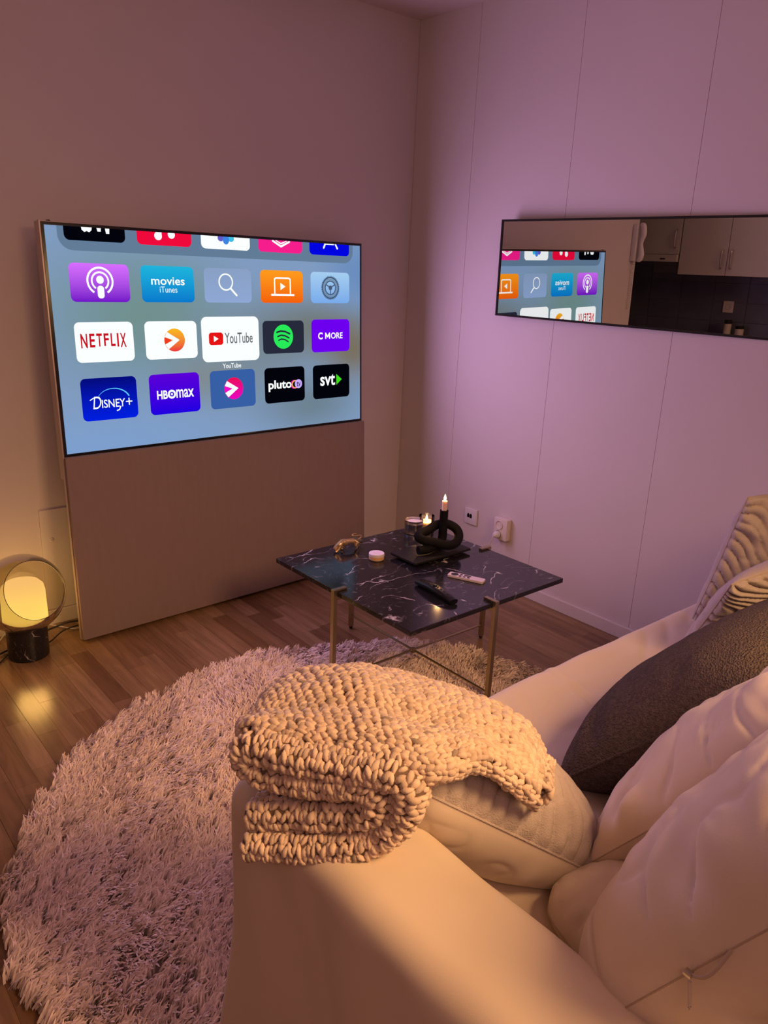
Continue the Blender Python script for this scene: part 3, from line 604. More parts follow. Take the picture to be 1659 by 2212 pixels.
# image-right ~ (.77,-.64), depth ~ (.64,.77)
def kp(r, d, z): return (-.695+.767*r+.641*d, -1.045-.641*r+.767*d, kz+z)
loop = spline([kp(-.086, -.062, .056), kp(-.062, -.078, .048), kp(-.022, -.072, .040), kp(.026, -.058, .026), kp(.062, -.024, .025), kp(.077, .008, .044), kp(.064, .028, .068), kp(.024, .036, .084), kp(-.016, .026, .078), kp(-.045, .000, .066), kp(-.076, -.034, .062)], 8, closed=True)
MB().tube(loop, .0180, 20, closed=True).build('knot_loop', M_ceramic, t)
MB().tube(spline([kp(-.088, -.108, .0182), kp(-.050, -.088, .0182), kp(-.012, -.040, .0182), kp(.006, -.006, .021), kp(.0115, .004, .04), kp(.012, .006, .06), kp(.012, .006, .08)], 8), .0172, 20).build('knot_foot', M_ceramic, t)
MB().tube([kp(.012, .006, .040), kp(.012, .006, .070), kp(.012, .006, .146)], [.0165, .0165, .0165], 28).build('candle_socket', M_ceramic, t)
cx_, cy_, cz_ = kp(.012, .006, .146)
MB().lathe([(.0165, -.001), (.0170, .002), (.0125, .003), (.0115, -.003)], (cx_, cy_, cz_), 28).build('socket_rim', M_ceramic, t)
def flame_mat(name, st):
    m = bpy.data.materials.new(name); m.use_nodes = True; nt = m.node_tree; nt.nodes.clear()
    o = nt.nodes.new('ShaderNodeOutputMaterial'); e = nt.nodes.new('ShaderNodeEmission'); e.inputs[0].default_value = (1, .66, .30, 1); e.inputs[1].default_value = st; nt.links.new(e.outputs[0], o.inputs[0]); return m
M_flame = flame_mat('candle_flame', 9.0)
def waxglow(name):
    m, nt, b = newmat(name); b.inputs['Base Color'].default_value = (.75, .62, .5, 1); b.inputs['Roughness'].default_value = .4
    b.inputs['Subsurface Weight'].default_value = 0.9; b.inputs['Subsurface Radius'].default_value = (1.0, .45, .12); b.inputs['Subsurface Scale'].default_value = 0.02
    return m
M_lit = waxglow('lit_wax')
t = thing('taper_candle', 'short lit ivory taper candle in the knot holder', 'candle', (cx_, cy_, cz_-.004))
MB().lathe([(0, -.004), (.0098, -.004), (.0102, .038), (.0104, .0395), (.0092, .041), (.004, .0375), (0, .037)], (cx_, cy_, cz_), 24).build('wax_stick', M_lit, t)
MB().tube([(cx_, cy_, cz_+.036), (cx_+.0005, cy_, cz_+.046)], .0008, 6).build('wick', M_dark, t)
def flame(c, h, w, parent):
    return MB().lathe([(0, 0), (w*.55, h*.06), (w, h*.26), (w*.92, h*.45), (w*.55, h*.72), (w*.18, h*.92), (0, h)], c, 16).build('flame', M_flame, parent)
flame((cx_, cy_, cz_+.042), .026, .0052, t)
light('taper_flame_light', 'POINT', (cx_, cy_, cz_+.060), (1, .50, .18), 0.8, .008)
# candle in a glass
gx, gy = -.562, -.828
t = thing('glass_candle', 'lit candle in a clear glass tumbler behind the knot holder', 'candle', (gx, gy, TT))
MB().lathe([(0, .0005), (.030, .0005), (.033, .004), (.0335, .066), (.0315, .066), (.031, .006), (0, .005)], (gx, gy, TT), 40).build('glass_tumbler', M_clear, t)
MB().lathe([(0, .0065), (.0305, .0065), (.0305, .040), (.0295, .041), (.008, .0395), (0, .039)], (gx, gy, TT), 40).build('wax_fill', M_lit, t)
MB().tube([(gx, gy, TT+.0385), (gx, gy, TT+.047)], .0008, 6).build('wick', M_dark, t)
flame((gx, gy, TT+.044), .026, .0055, t)
light('glass_flame_light', 'POINT', (gx, gy, TT+.062), (1, .52, .17), 0.9, .008)
a0, a1 = 3.2, 4.6; V = []; Fc = []
for i in range(13):
    a = a0+(a1-a0)*i/12; V += [(gx+.0338*math.cos(a), gy+.0338*math.sin(a), TT+.012), (gx+.0338*math.cos(a), gy+.0338*math.sin(a), TT+.034)]
raw('paper_label', V, [(2*i, 2*i+2, 2*i+3, 2*i+1) for i in range(12)], M_label, t)
# tin candle
ix, iy = -.628, -.822
t = thing('tin_candle', 'unlit white candle in a round steel tin at the table corner', 'candle', (ix, iy, TT))
MB().lathe([(0, .0005), (.0395, .0005), (.0405, .002), (.0395, .005), (.0395, .040), (.0408, .042), (.0408, .045), (.0395, .047), (.0395, .056), (.0402, .0575), (.0385, .0575), (.0385, .034), (0, .034)], (ix, iy, TT), 48).build('steel_tin', M_steel, t)
MB().lathe([(0, .049), (.034, .0492), (.0383, .0478), (.0383, .035)], (ix, iy, TT), 40).build('wax_fill', M_waxwhite, t)
# cream tub
ux_, uy_ = -.9615, -.980
t = thing('lotion_tub', 'small round tub with white lid on the marble table', 'tub', (ux_, uy_, TT))
MB().lathe([(0, .0005), (.0265, .0005), (.0285, .003), (.0285, .014), (0, .014)], (ux_, uy_, TT), 40).build('tub_body', mat('clear_plastic_tub', (.60, .42, .30), .3), t)
MB().lathe([(.0287, .006), (.0290, .0062), (.0290, .0145), (.0287, .0147)], (ux_, uy_, TT), 40).build('tub_label', mat('golden_label', (.72, .42, .16), .5), t)
MB().lathe([(.0292, .0150), (.0298, .0155), (.0298, .025), (.0285, .0268), (0, .0268)], (ux_, uy_, TT), 40).build('tub_lid', M_lid, t)
MB().lathe([(.009, .02695), (.0098, .02700), (.0106, .02695)], (ux_, uy_, TT), 24).build('lid_emblem', mat('pale_gold_print', (.75, .5, .35), .5), t)

# panther figurine (one continuous skinned body)
def skin(name, verts, edges, radii, mat_, parent, sub=2, root=0):
    me = bpy.data.meshes.new(name); org = worigin(parent)
    me.from_pydata([tuple(Vector(v)-org) for v in verts], edges, [])
    o = link(name, me, parent); md = o.modifiers.new('skin', 'SKIN'); md.use_smooth_shade = True
    for i, r in enumerate(radii):
        sv = me.skin_vertices[0].data[i]; sv.radius = (r, r) if not hasattr(r, '__len__') else r; sv.use_root = (i == root)
    sb = o.modifiers.new('sub', 'SUBSURF'); sb.levels = sub; sb.render_levels = sub
    me.materials.append(mat_); dg = bpy.context.evaluated_depsgraph_get(); m2 = bpy.data.meshes.new_from_object(o.evaluated_get(dg))
    o.modifiers.clear(); o.data = m2; m2.polygons.foreach_set('use_smooth', np.ones(len(m2.polygons), dtype=bool)); ORG[o.name] = org
    return o
# body heads image-left: along direction h, side direction s
hx = Vector((-.80, .10, 0)).normalized(); hs = Vector((-.10, -.80, 0)).normalized(); pc = Vector((-.992, -.835, TT))
def pp(a, s, z): return pc+hx*a+hs*s+Vector((0, 0, z))
t = thing('panther_figurine', 'small brass prowling big cat with curled tail on the marble table', 'figurine', (pc.x, pc.y, TT))
v = [pp(-.042, 0, .034), pp(-.015, 0, .033), pp(.015, 0, .036), pp(.034, 0, .034), pp(.046, 0, .022), pp(.054, 0, .012), pp(.060, 0, .008)]
e = [(i, i+1) for i in range(6)]; r = [.0135, .0115, .0125, .0130, .0100, .0105, .0065]
def chain(start, pts, rad):
    global v, e, r
    prev = start
    for p, q in zip(pts, rad): v.append(p); r.append(q); e.append((prev, len(v)-1)); prev = len(v)-1
chain(3, [pp(.036, .009, .024), pp(.044, .011, .012), pp(.054, .011, .0045), pp(.060, .011, .0035)], [.0085, .0062, .0050, .0052])
chain(2, [pp(.020, -.009, .024), pp(.012, -.010, .012), pp(.016, -.010, .0045), pp(.022, -.010, .0035)], [.0085, .0062, .0050, .0052])
chain(0, [pp(-.040, .010, .024), pp(-.030, .011, .016), pp(-.040, .011, .008), pp(-.034, .011, .0035)], [.0100, .0066, .0048, .0052])
chain(0, [pp(-.050, -.009, .024), pp(-.044, -.010, .016), pp(-.058, -.010, .008), pp(-.054, -.010, .0035)], [.0100, .0066, .0048, .0052])
skin('cat_body', v, e, r, M_brass, t)
for s in (-1, 1):
    MB().lathe([(0, .006), (.0026, .002), (.003, 0)], pp(.050, s*.0055, .0185), 10).build('ear', M_brass, t)
MB().tube(spline([pp(-.048, 0, .036), pp(-.060, 0, .040), pp(-.064, .0, .048), pp(-.052, .002, .053), pp(-.034, .002, .054), pp(-.022, .0, .057), pp(-.028, -.002, .061), pp(-.042, -.002, .060)]), [.0026]*40+[.0022]*17, 10).build('tail', M_brass, t)

# silver remote
def basis(c, xdir, z=0):
    x_ = Vector(xdir).normalized(); zz = Vector((0, 0, 1)); y_ = zz.cross(x_)
    T = Matrix.Identity(4); T.col[0][:3] = x_; T.col[1][:3] = y_; T.col[2][:3] = zz; T.col[3][:3] = c; return T
T = basis((-.8155, -1.3155, TT), (.055, -.125, 0))
t = thing('silver_remote', 'slim silver remote control lying on the marble table', 'remote control', (-.8155, -1.3155, TT))
bmx = MB(); pts = rrect(-.068, -.0175, .068, .0175, .006, k=5); n_ = len(pts)
bmx.add([T @ Vector((a, b, z)) for z in (.0008, .0085) for a, b in pts]+[T @ Vector((a*.992, b*.97, .0093)) for a, b in pts], [tuple(range(n_))[::-1], tuple(range(2*n_, 3*n_))]+[(k*n_+i, k*n_+(i+1) % n_, (k+1)*n_+(i+1) % n_, (k+1)*n_+i) for k in (0, 1) for i in range(n_)])
bmx.build('remote_body', M_alu, t)
def dsk(T, a, b, r, name, z=.0097, mat_=M_black): MB().lathe([(r, -.0006), (r, .0003), (0, .0003)], T=T @ Matrix.Translation((a, b, z)), n=24).build(name, mat_, t)
dsk(T, -.045, 0, .0135, 'click_pad'); 
for a, b in ((-.022, .0075), (-.022, -.0075), (-.006, -.0075), (.010, -.0075)): dsk(T, a, b, .0052, 'remote_button')
pts = rrect(-.0115, .0028, .0155, .0122, .0045, k=4); MB().add([T @ Vector((a, b, .0100)) for a, b in pts]+[T @ Vector((a, b, .0090)) for a, b in pts], [tuple(range(len(pts)))]+[(i, (i+1) % len(pts), (i+1) % len(pts)+len(pts), i+len(pts)) for i in range(len(pts))]).build('volume_rocker', M_black, t)

# black remote: curved back
T = basis((-1.003, -1.352, TT), (-.02, -.19, 0))
t = thing('black_remote', 'glossy black curved television remote on the marble table', 'remote control', (-1.003, -1.352, TT))
V = []; nu, nv = 28, 14
for i in range(nu+1):
    a = -1+2*i/nu; L2 = .098; xx = a*L2; wid = .0235*(1-.20*abs(a)**4)*(1-.10*(a+1)/2) ; arch = .030-.011*a*a; thick = .017+.002*a
    for j in range(nv):
        an = 2*PI*j/nv; cs, sn = math.cos(an), math.sin(an)
        yy = wid*math.copysign(abs(cs)**.6, cs); zz = math.copysign(abs(sn)**.75, sn)
        z = arch-.009 + (zz*.0085 if zz > 0 else zz*(thick*.75)*(1-.35*abs(a)**2))
        V.append(T @ Vector((xx, yy, max(z, .0008))))
Fc = [(i*nv+j, i*nv+(j+1) % nv, (i+1)*nv+(j+1) % nv, (i+1)*nv+j) for i in range(nu) for j in range(nv)]+[tuple(range(nv))[::-1], tuple(nu*nv+j for j in range(nv))]
raw('remote_body', V, Fc, M_black, t); sharp_edges(bpy.data.objects['remote_body.001'].data if 'remote_body.001' in bpy.data.objects else bpy.data.objects['remote_body'].data, .8)
for i_ in range(9):
    for j_ in (-1, 0, 1):
        a = -.075+i_*.017; 
        if i_ == 4 and j_ == 0: continue
        z = .030-.011*(a/.098)**2-.0005
        MB().lathe([(.0042, -.001), (.0038, .0008), (0, .001)], T=T @ Matrix.Translation((a, j_*.0125, z-.0004*abs(j_)*6)), n=10).build('remote_button', M_blackmatte, t)
MB().lathe([(.0075, -.001), (.0075, .0022), (.004, .003), (0, .003)], T=T @ Matrix.Translation((-.007, 0, .030)), n=20).build('scroll_wheel', M_black, t)

# ------------------------------------------------------------------ rug
t = thing('round_rug', 'round ivory shaggy rug on the oak floor under the coffee table', 'rug', (RX, RY, 0))
MB().lathe([(0, .0008), (RR-.06, .0008), (RR-.052, .005), (RR-.06, .010), (0, .012)], (RX, RY, 0), 96).build('rug_backing', M_rugbase, t)
def fbm2(x, y, s, seed):
    out = np.zeros_like(x); r2 = np.random.default_rng(seed)
    for k in range(6):
        a = r2.uniform(0, 2*PI); f = s*(0.6+r2.random()*1.6); out += np.sin(x*f*math.cos(a)+y*f*math.sin(a)+r2.uniform(0, 6.28))
    return out/6
def rug_pile():
    sp = 0.0185; gx_ = np.arange(-RR, RR, sp); X, Y = np.meshgrid(gx_, gx_); X = X.ravel(); Y = Y.ravel()
    X = X+rng.uniform(-.5, .5, X.size)*sp; Y = Y+rng.uniform(-.5, .5, X.size)*sp
    # outline a little uneven
    rad = np.hypot(X, Y); ang = np.arctan2(Y, X); lim = RR-.028+.010*np.sin(ang*9+1)+.007*np.sin(ang*23)
    keep = (rad < lim) & ~((X+RX > -2.14) & (Y+RY < -2.12)) ; X, Y = X[keep], Y[keep]
    nC = X.size; K = 16
    dirA = 2.2*fbm2(X, Y, 7, 3)+1.3*fbm2(X, Y, 23, 5)+rng.normal(0, .45, nC)
    lean = .55+.35*fbm2(X, Y, 12, 9)+rng.normal(0, .12, nC)
    n = nC*K; cx = np.repeat(X, K); cy = np.repeat(Y, K)
    ox = rng.normal(0, .0075, n); oy = rng.normal(0, .0075, n)
    bx = cx+ox; by = cy+oy
    A = np.repeat(dirA, K)+rng.normal(0, .35, n); Ln = np.clip(np.repeat(lean, K)+rng.normal(0, .12, n), .05, 1.15)
    L = rng.uniform(.034, .052, n)
    tx = cx+ox*.45+np.cos(A)*np.sin(Ln)*L; ty = cy+oy*.45+np.sin(A)*np.sin(Ln)*L; tz_ = .010+np.cos(Ln)*L*.85
    curl = rng.normal(0, .006, n)
    seg = 4; P = np.zeros((n, seg, 3))
    mxp = bx*.6+tx*.4; myp = by*.6+ty*.4; mz = .010+np.cos(Ln*.35)*L*.62
    for k in range(seg):
        u = k/(seg-1); a = (1-u)**2; b = 2*u*(1-u); c = u*u
        P[:, k, 0] = a*bx+b*(mxp-np.sin(A)*curl)+c*(tx+np.sin(A)*curl*.6); P[:, k, 1] = a*by+b*(myp+np.cos(A)*curl)+c*(ty-np.cos(A)*curl*.6); P[:, k, 2] = a*.009+b*mz+c*tz_
    wa = A+PI/2+rng.normal(0, .6, n); w = rng.uniform(.0017, .0031, n); prof = [1.0, 1.15, 0.9, 0.15]
    V = np.zeros((n, seg, 2, 3))
    for k in range(seg):
        for s, sg in ((0, -1), (1, 1)):
            V[:, k, s, :] = P[:, k, :]; V[:, k, s, 0] += sg*np.cos(wa)*w*prof[k]; V[:, k, s, 1] += sg*np.sin(wa)*w*prof[k]
            V[:, k, s, 2] += (0.0006 if sg > 0 else -0.0006)
    V = V.reshape(-1, 3)
    base = (np.arange(n)*seg*2)[:, None, None]
    q = np.array([[2*k, 2*k+1, 2*k+3, 2*k+2] for k in range(seg-1)])[None]
    Q = (base+q).reshape(-1, 4)
    me = bpy.data.meshes.new('rug_pile'); me.vertices.add(len(V)); me.vertices.foreach_set('co', V.ravel())
    me.loops.add(Q.size); me.loops.foreach_set('vertex_index', Q.ravel().astype(np.int32)); me.polygons.add(len(Q)); me.polygons.foreach_set('loop_start', (np.arange(len(Q))*4).astype(np.int32)); me.polygons.foreach_set('loop_total', np.full(len(Q), 4, dtype=np.int32))
    me.polygons.foreach_set('use_smooth', np.ones(len(Q), dtype=bool)); me.update(calc_edges=True)
    at = me.attributes.new('tone', 'FLOAT', 'POINT'); tone = np.repeat(rng.uniform(.75, 1.1, n), seg*2)*np.tile(np.repeat(np.array([.75, .92, 1.08, 1.18]), 2), n)  # pile shade put into the colour: dark roots, light tips, random per strand
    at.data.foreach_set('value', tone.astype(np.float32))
    return me
def pile_mat():
    m, nt, b = newmat('ivory_wool_pile'); at = nt.nodes.new('ShaderNodeAttribute'); at.attribute_name = 'tone'
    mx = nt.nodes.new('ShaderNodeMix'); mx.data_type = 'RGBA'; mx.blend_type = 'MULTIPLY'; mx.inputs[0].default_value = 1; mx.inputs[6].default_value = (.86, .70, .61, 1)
    nt.links.new(at.outputs['Fac'], mx.inputs[7]); nt.links.new(mx.outputs[2], b.inputs['Base Color']); b.inputs['Roughness'].default_value = .7; b.inputs['Specular IOR Level'].default_value = .25
    b.inputs['Sheen Weight'].default_value = .2
    return m
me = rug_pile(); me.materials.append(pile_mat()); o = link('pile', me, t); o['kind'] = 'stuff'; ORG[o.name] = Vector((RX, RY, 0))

# ------------------------------------------------------------------ sofa
def cloth_grid(name, fn, nu, nv, mat_, parent, closed_u=False, label=None, mats=None, mfn=None):
    V = [fn(i/(nu if closed_u else nu), j/nv) for i in range(nu if closed_u else nu+1) for j in range(nv+1)]
    k = nv+1; n = nu
    Fc = []; mi = []
    for i in range(n):
        for j in range(nv):
            a = i*k+j; b = ((i+1) % nu if closed_u else i+1)*k+j; Fc.append((a, b, b+1, a+1)); mi.append(mfn(i/nu, j/nv) if mfn else 0)
    return raw(name, V, Fc, mats or mat_, parent, mi=mi)
def nz(p, s, seed=0): return noise.noise(Vector((p[0]*s+seed*7.3, p[1]*s-seed*3.1, p[2]*s+seed)))
def softbox(name, lo, hi, r, mat_, parent, seg=5, cuts=(24, 24, 12), disp=None):
    """rounded box with an even grid so cloth folds can be pushed into it"""
    lo = Vector(lo); hi = Vector(hi); c = (lo+hi)/2; h = (hi-lo)/2
    bm = bmesh.new(); V = {}
    faces = []
    def grid(ax, sg):
        a1, a2 = (ax+1) % 3, (ax+2) % 3; n1, n2 = cuts[a1], cuts[a2]
        pts = []
        for i in range(n1+1):
            for j in range(n2+1):
                p = [0, 0, 0]; p[ax] = sg; p[a1] = -1+2*i/n1; p[a2] = -1+2*j/n2
                key = tuple(round(q, 5) for q in p)
                if key not in V: V[key] = len(V)
                pts.append(V[key])
        for i in range(n1):
            for j in range(n2):
                a = i*(n2+1)+j; f = (pts[a], pts[a+n2+1], pts[a+n2+2], pts[a+1]); faces.append(f if sg > 0 else f[::-1])
    for ax in range(3):
        for sg in (-1, 1): grid(ax, sg)
    out = []
    for key in V:
        p = Vector(((key[0])*h.x, key[1]*h.y, key[2]*h.z))
        q = Vector([max(-(h[i]-r), min(h[i]-r, p[i])) for i in range(3)]); d = p-q
        if d.length > 1e-9: 
            m = d.normalized()*r; p = q+m
        n = (d.normalized() if d.length > 1e-9 else Vector((0, 0, 0)))
        w = p+c
        if disp: w = disp(w, n)
        out.append(w)
    bm.free()
    return raw(name, out, faces, mat_, parent)
AX0, AX1, AYF, AYB, AZ = -2.205, -2.0, -2.06, -3.22, 0.628
t = thing('sofa', 'ivory slipcovered sofa against the right wall facing the television', 'sofa', (-1.1, -2.6, 0))
def arm_disp(p, n):
    p = p.copy()
    if n.x < -.3 or (n.length < .01 and p.x < AX0+.01) or p.x < AX0+.02:
        k = 1-p.z/AZ
        p.x -= .035*k*k+.014*math.sin(p.y*17+2*nz(p, 3))*k+.006*nz((p.x, p.y*1.3, p.z*.6), 9)*(1 if p.z < AZ-.05 else .3)
        p.x += .014*math.exp(-((p.y+2.30+.25*k)/.025)**2)*k
    p.z += .006*nz((p.x, p.y, 0), 7) if p.z > .5 else 0
    return p
softbox('armrest', (AX0, AYB, .006), (AX1, AYF, AZ), .050, M_sofa, t, cuts=(24, 90, 60), disp=arm_disp)
softbox('armrest', (-.20, AYB, .006), (-.015, AYF, AZ-.18), .030, M_sofa, t, cuts=(6, 20, 12))
softbox('base', (AX1-.01, AYB+.02, .006), (-.02, -1.985, .30), .02, M_sofa, t, cuts=(60, 10, 10), disp=lambda p, n: p+Vector((0, .008*math.sin(p.x*26) if p.y > -2.05 and p.z < .26 else 0, 0)))
def seat_disp(p, n):
    p = p.copy(); top = p.z > .40
    if top:
        p.z += .010*nz((p.x, p.y, 0), 5, 3)+.0035*abs(nz((p.x*.6+p.y, p.y*.8, 0), 16, 8))
        for (ax_, ay_, bx_, by_, hgt, wd) in SEATF:
            dx, dy = bx_-ax_, by_-ay_; L = math.hypot(dx, dy); u = ((p.x-ax_)*dx+(p.y-ay_)*dy)/L/L; dd = ((p.x-ax_)*dy-(p.y-ay_)*dx)/L
            if -.1 < u < 1.1: p.z += hgt*math.exp(-(dd/wd)**2)*max(0, math.sin(PI*min(1, max(0, (u+.1)/1.2))))
    return p
SEATF = [(-1.19, -1.95, -1.24, -2.3, .007, .02), (-1.205, -1.95, -1.29, -2.4, -.008, .008), (-1.42, -2.03, -1.52, -2.22, -.010, .010), (-1.36, -2.03, -1.46, -2.20, -.006, .008), (-1.20, -1.99, -1.30, -2.25, .008, .012), (-.75, -2.0, -.95, -2.12, -.006, .010), (-.62, -1.99, -.80, -2.10, -.006, .009), (-.5, -2.0, -.62, -2.06, -.005, .009)]
softbox('seat_cushion', (AX1+.004, -2.95, .30), (-.015, -1.972, .462), .030, M_sofa, t, cuts=(170, 76, 8), disp=seat_disp)
softbox('backrest', (AX0+.05, -3.22, .30), (-.015, -2.99, .80), .05, M_sofa, t, cuts=(40, 8, 16))

# ------------------------------------------------------------------ cushions
def cushion(name, label, center, ux, uy, w, h, th, mfront, mback=None, n=56, pw=2.6, pinch=.07, wr=.006, seed=1, rib=None, seam=M_seam, group=None, seamw=.0016, bend=0.0, sag=0.0, edge=.0, cat='cushion', rc=.03):
    ux = Vector(ux).normalized(); uy = Vector(uy); uy = (uy-ux*uy.dot(ux)).normalized(); uz = ux.cross(uy); c = Vector(center)
    t = thing(name, label, cat, c-Vector((0, 0, h*.3)))
    def P(u, v, sgn):
        au, av = abs(u), abs(v)
        prof = max(0, (1-au**pw))**.55*max(0, (1-av**pw))**.55
        x = w/2*u*(1-pinch*(1-av**2)); y = h/2*v*(1-pinch*(1-au**2))
        x *= 1-rc*au**4*av**4; y *= 1-rc*au**4*av**4
        z = sgn*th/2*prof+sgn*edge/2*(1 if prof > 0 else 1)
        # puckers running in from the edges
        de = 1-max(au, av); k = math.exp(-((de-.10)/.16)**2)
        ang = math.atan2(v, u)
        amp = max(0, nz((u*1.0, v*1.0, sgn), 2.1, seed+31)+.15)*2.2
        z += sgn*wr*k*amp*(math.sin(ang*11+seed+7*nz((u, v, sgn), 1.3, seed))+.5*math.sin(ang*23+seed*2+4*nz((v, u, sgn), 1.7, seed)))*min(1, prof*3)
        z += sgn*wr*1.5*nz((u, v, sgn*.5), 2.2, seed)*prof+sgn*wr*.8*(abs(nz((u+v*.4, v, 0), 4.5, seed+4)))*prof
        cr = abs(nz((u*1.0+.35*math.sin(3*v+seed), v*1.6, sgn), 1.9, seed+50)); z -= sgn*wr*.75*max(0, 1-cr/.14)**1.5*min(1, prof*2)*(.3+k)
        if rib and sgn > 0:
            rv = rib(u, v)*min(1, prof*8); z += rv; x += rv*1.3*u*abs(u)**3; y += rv*1.3*v*abs(v)**3
        z -= sag*(1-u*u)*(1-v*v)+bend*u*u
        return c+ux*x+uy*y+uz*z
    for sgn, nm, mt in ((1, 'front_panel', mfront), (-1, 'back_panel', mback or mfront)):
        sm = lambda q: .45*q+.55*math.sin(PI/2*q)
        V = [P(sm(-1+2*i/n), sm(-1+2*j/n), sgn) for i in range(n+1) for j in range(n+1)]
        k = n+1; Fc = []
        for i in range(n):
            for j in range(n):
                a = i*k+j; f = (a, a+k, a+k+1, a+1); Fc.append(f if sgn > 0 else f[::-1])
        raw(nm, V, Fc, mt, t)
    per = [(-1+2*i/n, -1) for i in range(n)]+[(1, -1+2*i/n) for i in range(n)]+[(1-2*i/n, 1) for i in range(n)]+[(-1, 1-2*i/n) for i in range(n)]
    MB().tube([P(a, b, 0) for a, b in per], seamw, 6, closed=True).build('seam_piping', seam, t)
    return t, P
def ribs(freq, amp, dirn=0.0, warp=.16, seed=0, sharp=.5):
    def f(u, v):
        a = u*math.cos(dirn)+v*math.sin(dirn); b = -u*math.sin(dirn)+v*math.cos(dirn)
        a += warp*math.sin(b*4.2+seed)+warp*.4*math.sin(b*9+seed*2)
        s = math.sin(a*freq); return amp*(abs(s)**sharp-.5)
    return f
cushion('boucle_cushion', 'large charcoal boucle cushion leaning in the middle of the sofa', (-1.205, -2.485, .648), (1, 0, -.03), (0.0, -.68, .73), .76, .54, .28, M_boucle, n=70, pw=3.0, pinch=.03, wr=.003, seed=2, seam=M_boucle, seamw=.003)
cushion('ivory_cushion', 'plain ivory back cushion right behind the charcoal boucle cushion', (-1.465, -2.665, .725), (1, 0, 0), (0.05, -.58, .81), .64, .58, .205, M_linen, n=110, pw=3.3, pinch=.03, wr=.010, seed=5, seamw=.0011)
t3, P3 = cushion('ivory_cushion', 'plump ivory back cushion with an open zipper, nearest the camera', (-1.725, -2.828, .752), (1, 0, 0), (0.0, -.50, .87), .64, .58, .285, M_linen, n=110, pw=3.6, pinch=.02, wr=.012, seed=9, seamw=.0012)
cushion('ivory_cushion', 'low ivory cushion tucked between armrest and zipper cushion', (-1.80, -2.665, .515), (.93, -.37, .05), (.3, .93, -.15), .27, .30, .15, M_linen, n=60, wr=.006, seed=12, rc=.24, pinch=.0)
A_ = Vector((-2.04, -2.385, .705)); B_ = Vector((-1.755, -2.545, .50)); uy_e = Vector((.40, .82, -.16)); uxe = (B_-A_).normalized(); uye = (uy_e-uxe*uy_e.dot(uxe)).normalized()
cushion('embroidered_cushion', 'wave-embroidered beige cushion on the armrest, half under the knitted throw', (A_+B_)/2+uye*.14, uxe, uye, .43, .28, .23, M_emb, M_linen, n=150, pw=2.9, pinch=.03, wr=.005, seed=14, rib=ribs(22, .009, .55, .14, 1.0, .40), seamw=.0022, seam=M_emb)
cushion('embroidered_cushion', 'wave-ribbed beige cushion standing at the sofa end by wall', (-.36, -2.19, .66), (.90, -.35, .0), (.10, -.32, .90), .50, .50, .16, M_emb, n=120, pw=2.8, wr=.004, seed=18, rib=ribs(25, .011, 1.25, .17, .5, .35), pinch=.04)
cushion('embroidered_cushion', 'beige cushion with curved bands leaning behind the boucle cushion', (-.64, -2.29, .64), (.86, -.30, .20), (-.15, -.50, .82), .50, .42, .14, M_emb, n=120, pw=2.6, wr=.003, seed=20, rib=ribs(19, .015, .15, .30, 2.4, .5))
cushion('white_cushion', 'white cushion edge peeking out against the right wall', (-.155, -2.06, .60), (.96, -.05, 0), (0, -.25, .97), .24, .30, .09, M_cotton, n=30, wr=.006, seed=22)
# zipper on the near seam of the plump cushion
zp = [P3(-1, -1+2*q, 0)+Vector((-.004-.008*math.sin(PI*(q-.47)/.125), -.004*math.sin(PI*(q-.47)/.125), -.010*math.sin(PI*(q-.47)/.125))) for q in (.47, .495, .52, .545, .57, .595)]
MB().tube(spline(zp, 5), .0022, 8).build('zipper_tape', M_seam, t3)
q0 = zp[0]; MB().box((-.004, -.0045, -.003), (.004, .0045, .003), bev=.001, T=Matrix.Translation(q0+Vector((-.003, 0, .002)))).build('zipper_slider', M_steel, t3)
pull = q0+Vector((-.006, -.004, -.004)); MB().tube([pull+Vector((0, 0, 0)), pull+Vector((-.002, -.006, -.026))], .0024, 8).build('zipper_pull', M_label, t3)
MB().tube([pull+Vector((-.002, -.006, -.026))+Vector((.0035*math.cos(a), 0, .0035*math.sin(a)-.003)) for a in np.linspace(0, 2*PI, 16)[:-1]], .0008, 6, closed=True).build('pull_ring', M_steel, t3)

# ------------------------------------------------------------------ knitted throw
t = thing('knitted_throw', 'chunky oatmeal knitted throw folded over the sofa armrest', 'throw', (-2.02, -2.25, AZ))
SV, SF, ST = [], [], []
def stitch(p, ax, nr, ln, wd, hh, tone):
    """one yarn loop: a plump twisted bead"""
    ax = ax.normalized(); nr = (nr-ax*nr.dot(ax)).normalized(); sd = ax.cross(nr); b = len(SV); rings = ((-1, .12), (-.72, .72), (-.25, 1.0), (.3, .98), (.75, .66), (1, .12)); n = 6
    for (u, rr_) in rings:
        for j in range(n):
            a = 2*PI*j/n+u*.5; SV.append(p+ax*(u*ln)+sd*(math.cos(a)*wd*rr_)+nr*(math.sin(a)*hh*rr_-abs(u)**2*hh*.55)); ST.append(tone)
    for i in range(len(rings)-1):
        for j in range(n): SF.append((b+i*n+j, b+i*n+(j+1) % n, b+(i+1)*n+(j+1) % n, b+(i+1)*n+j))
    SF.append(tuple(b+j for j in range(n))[::-1]); SF.append(tuple(b+(len(rings)-1)*n+j for j in range(n)))
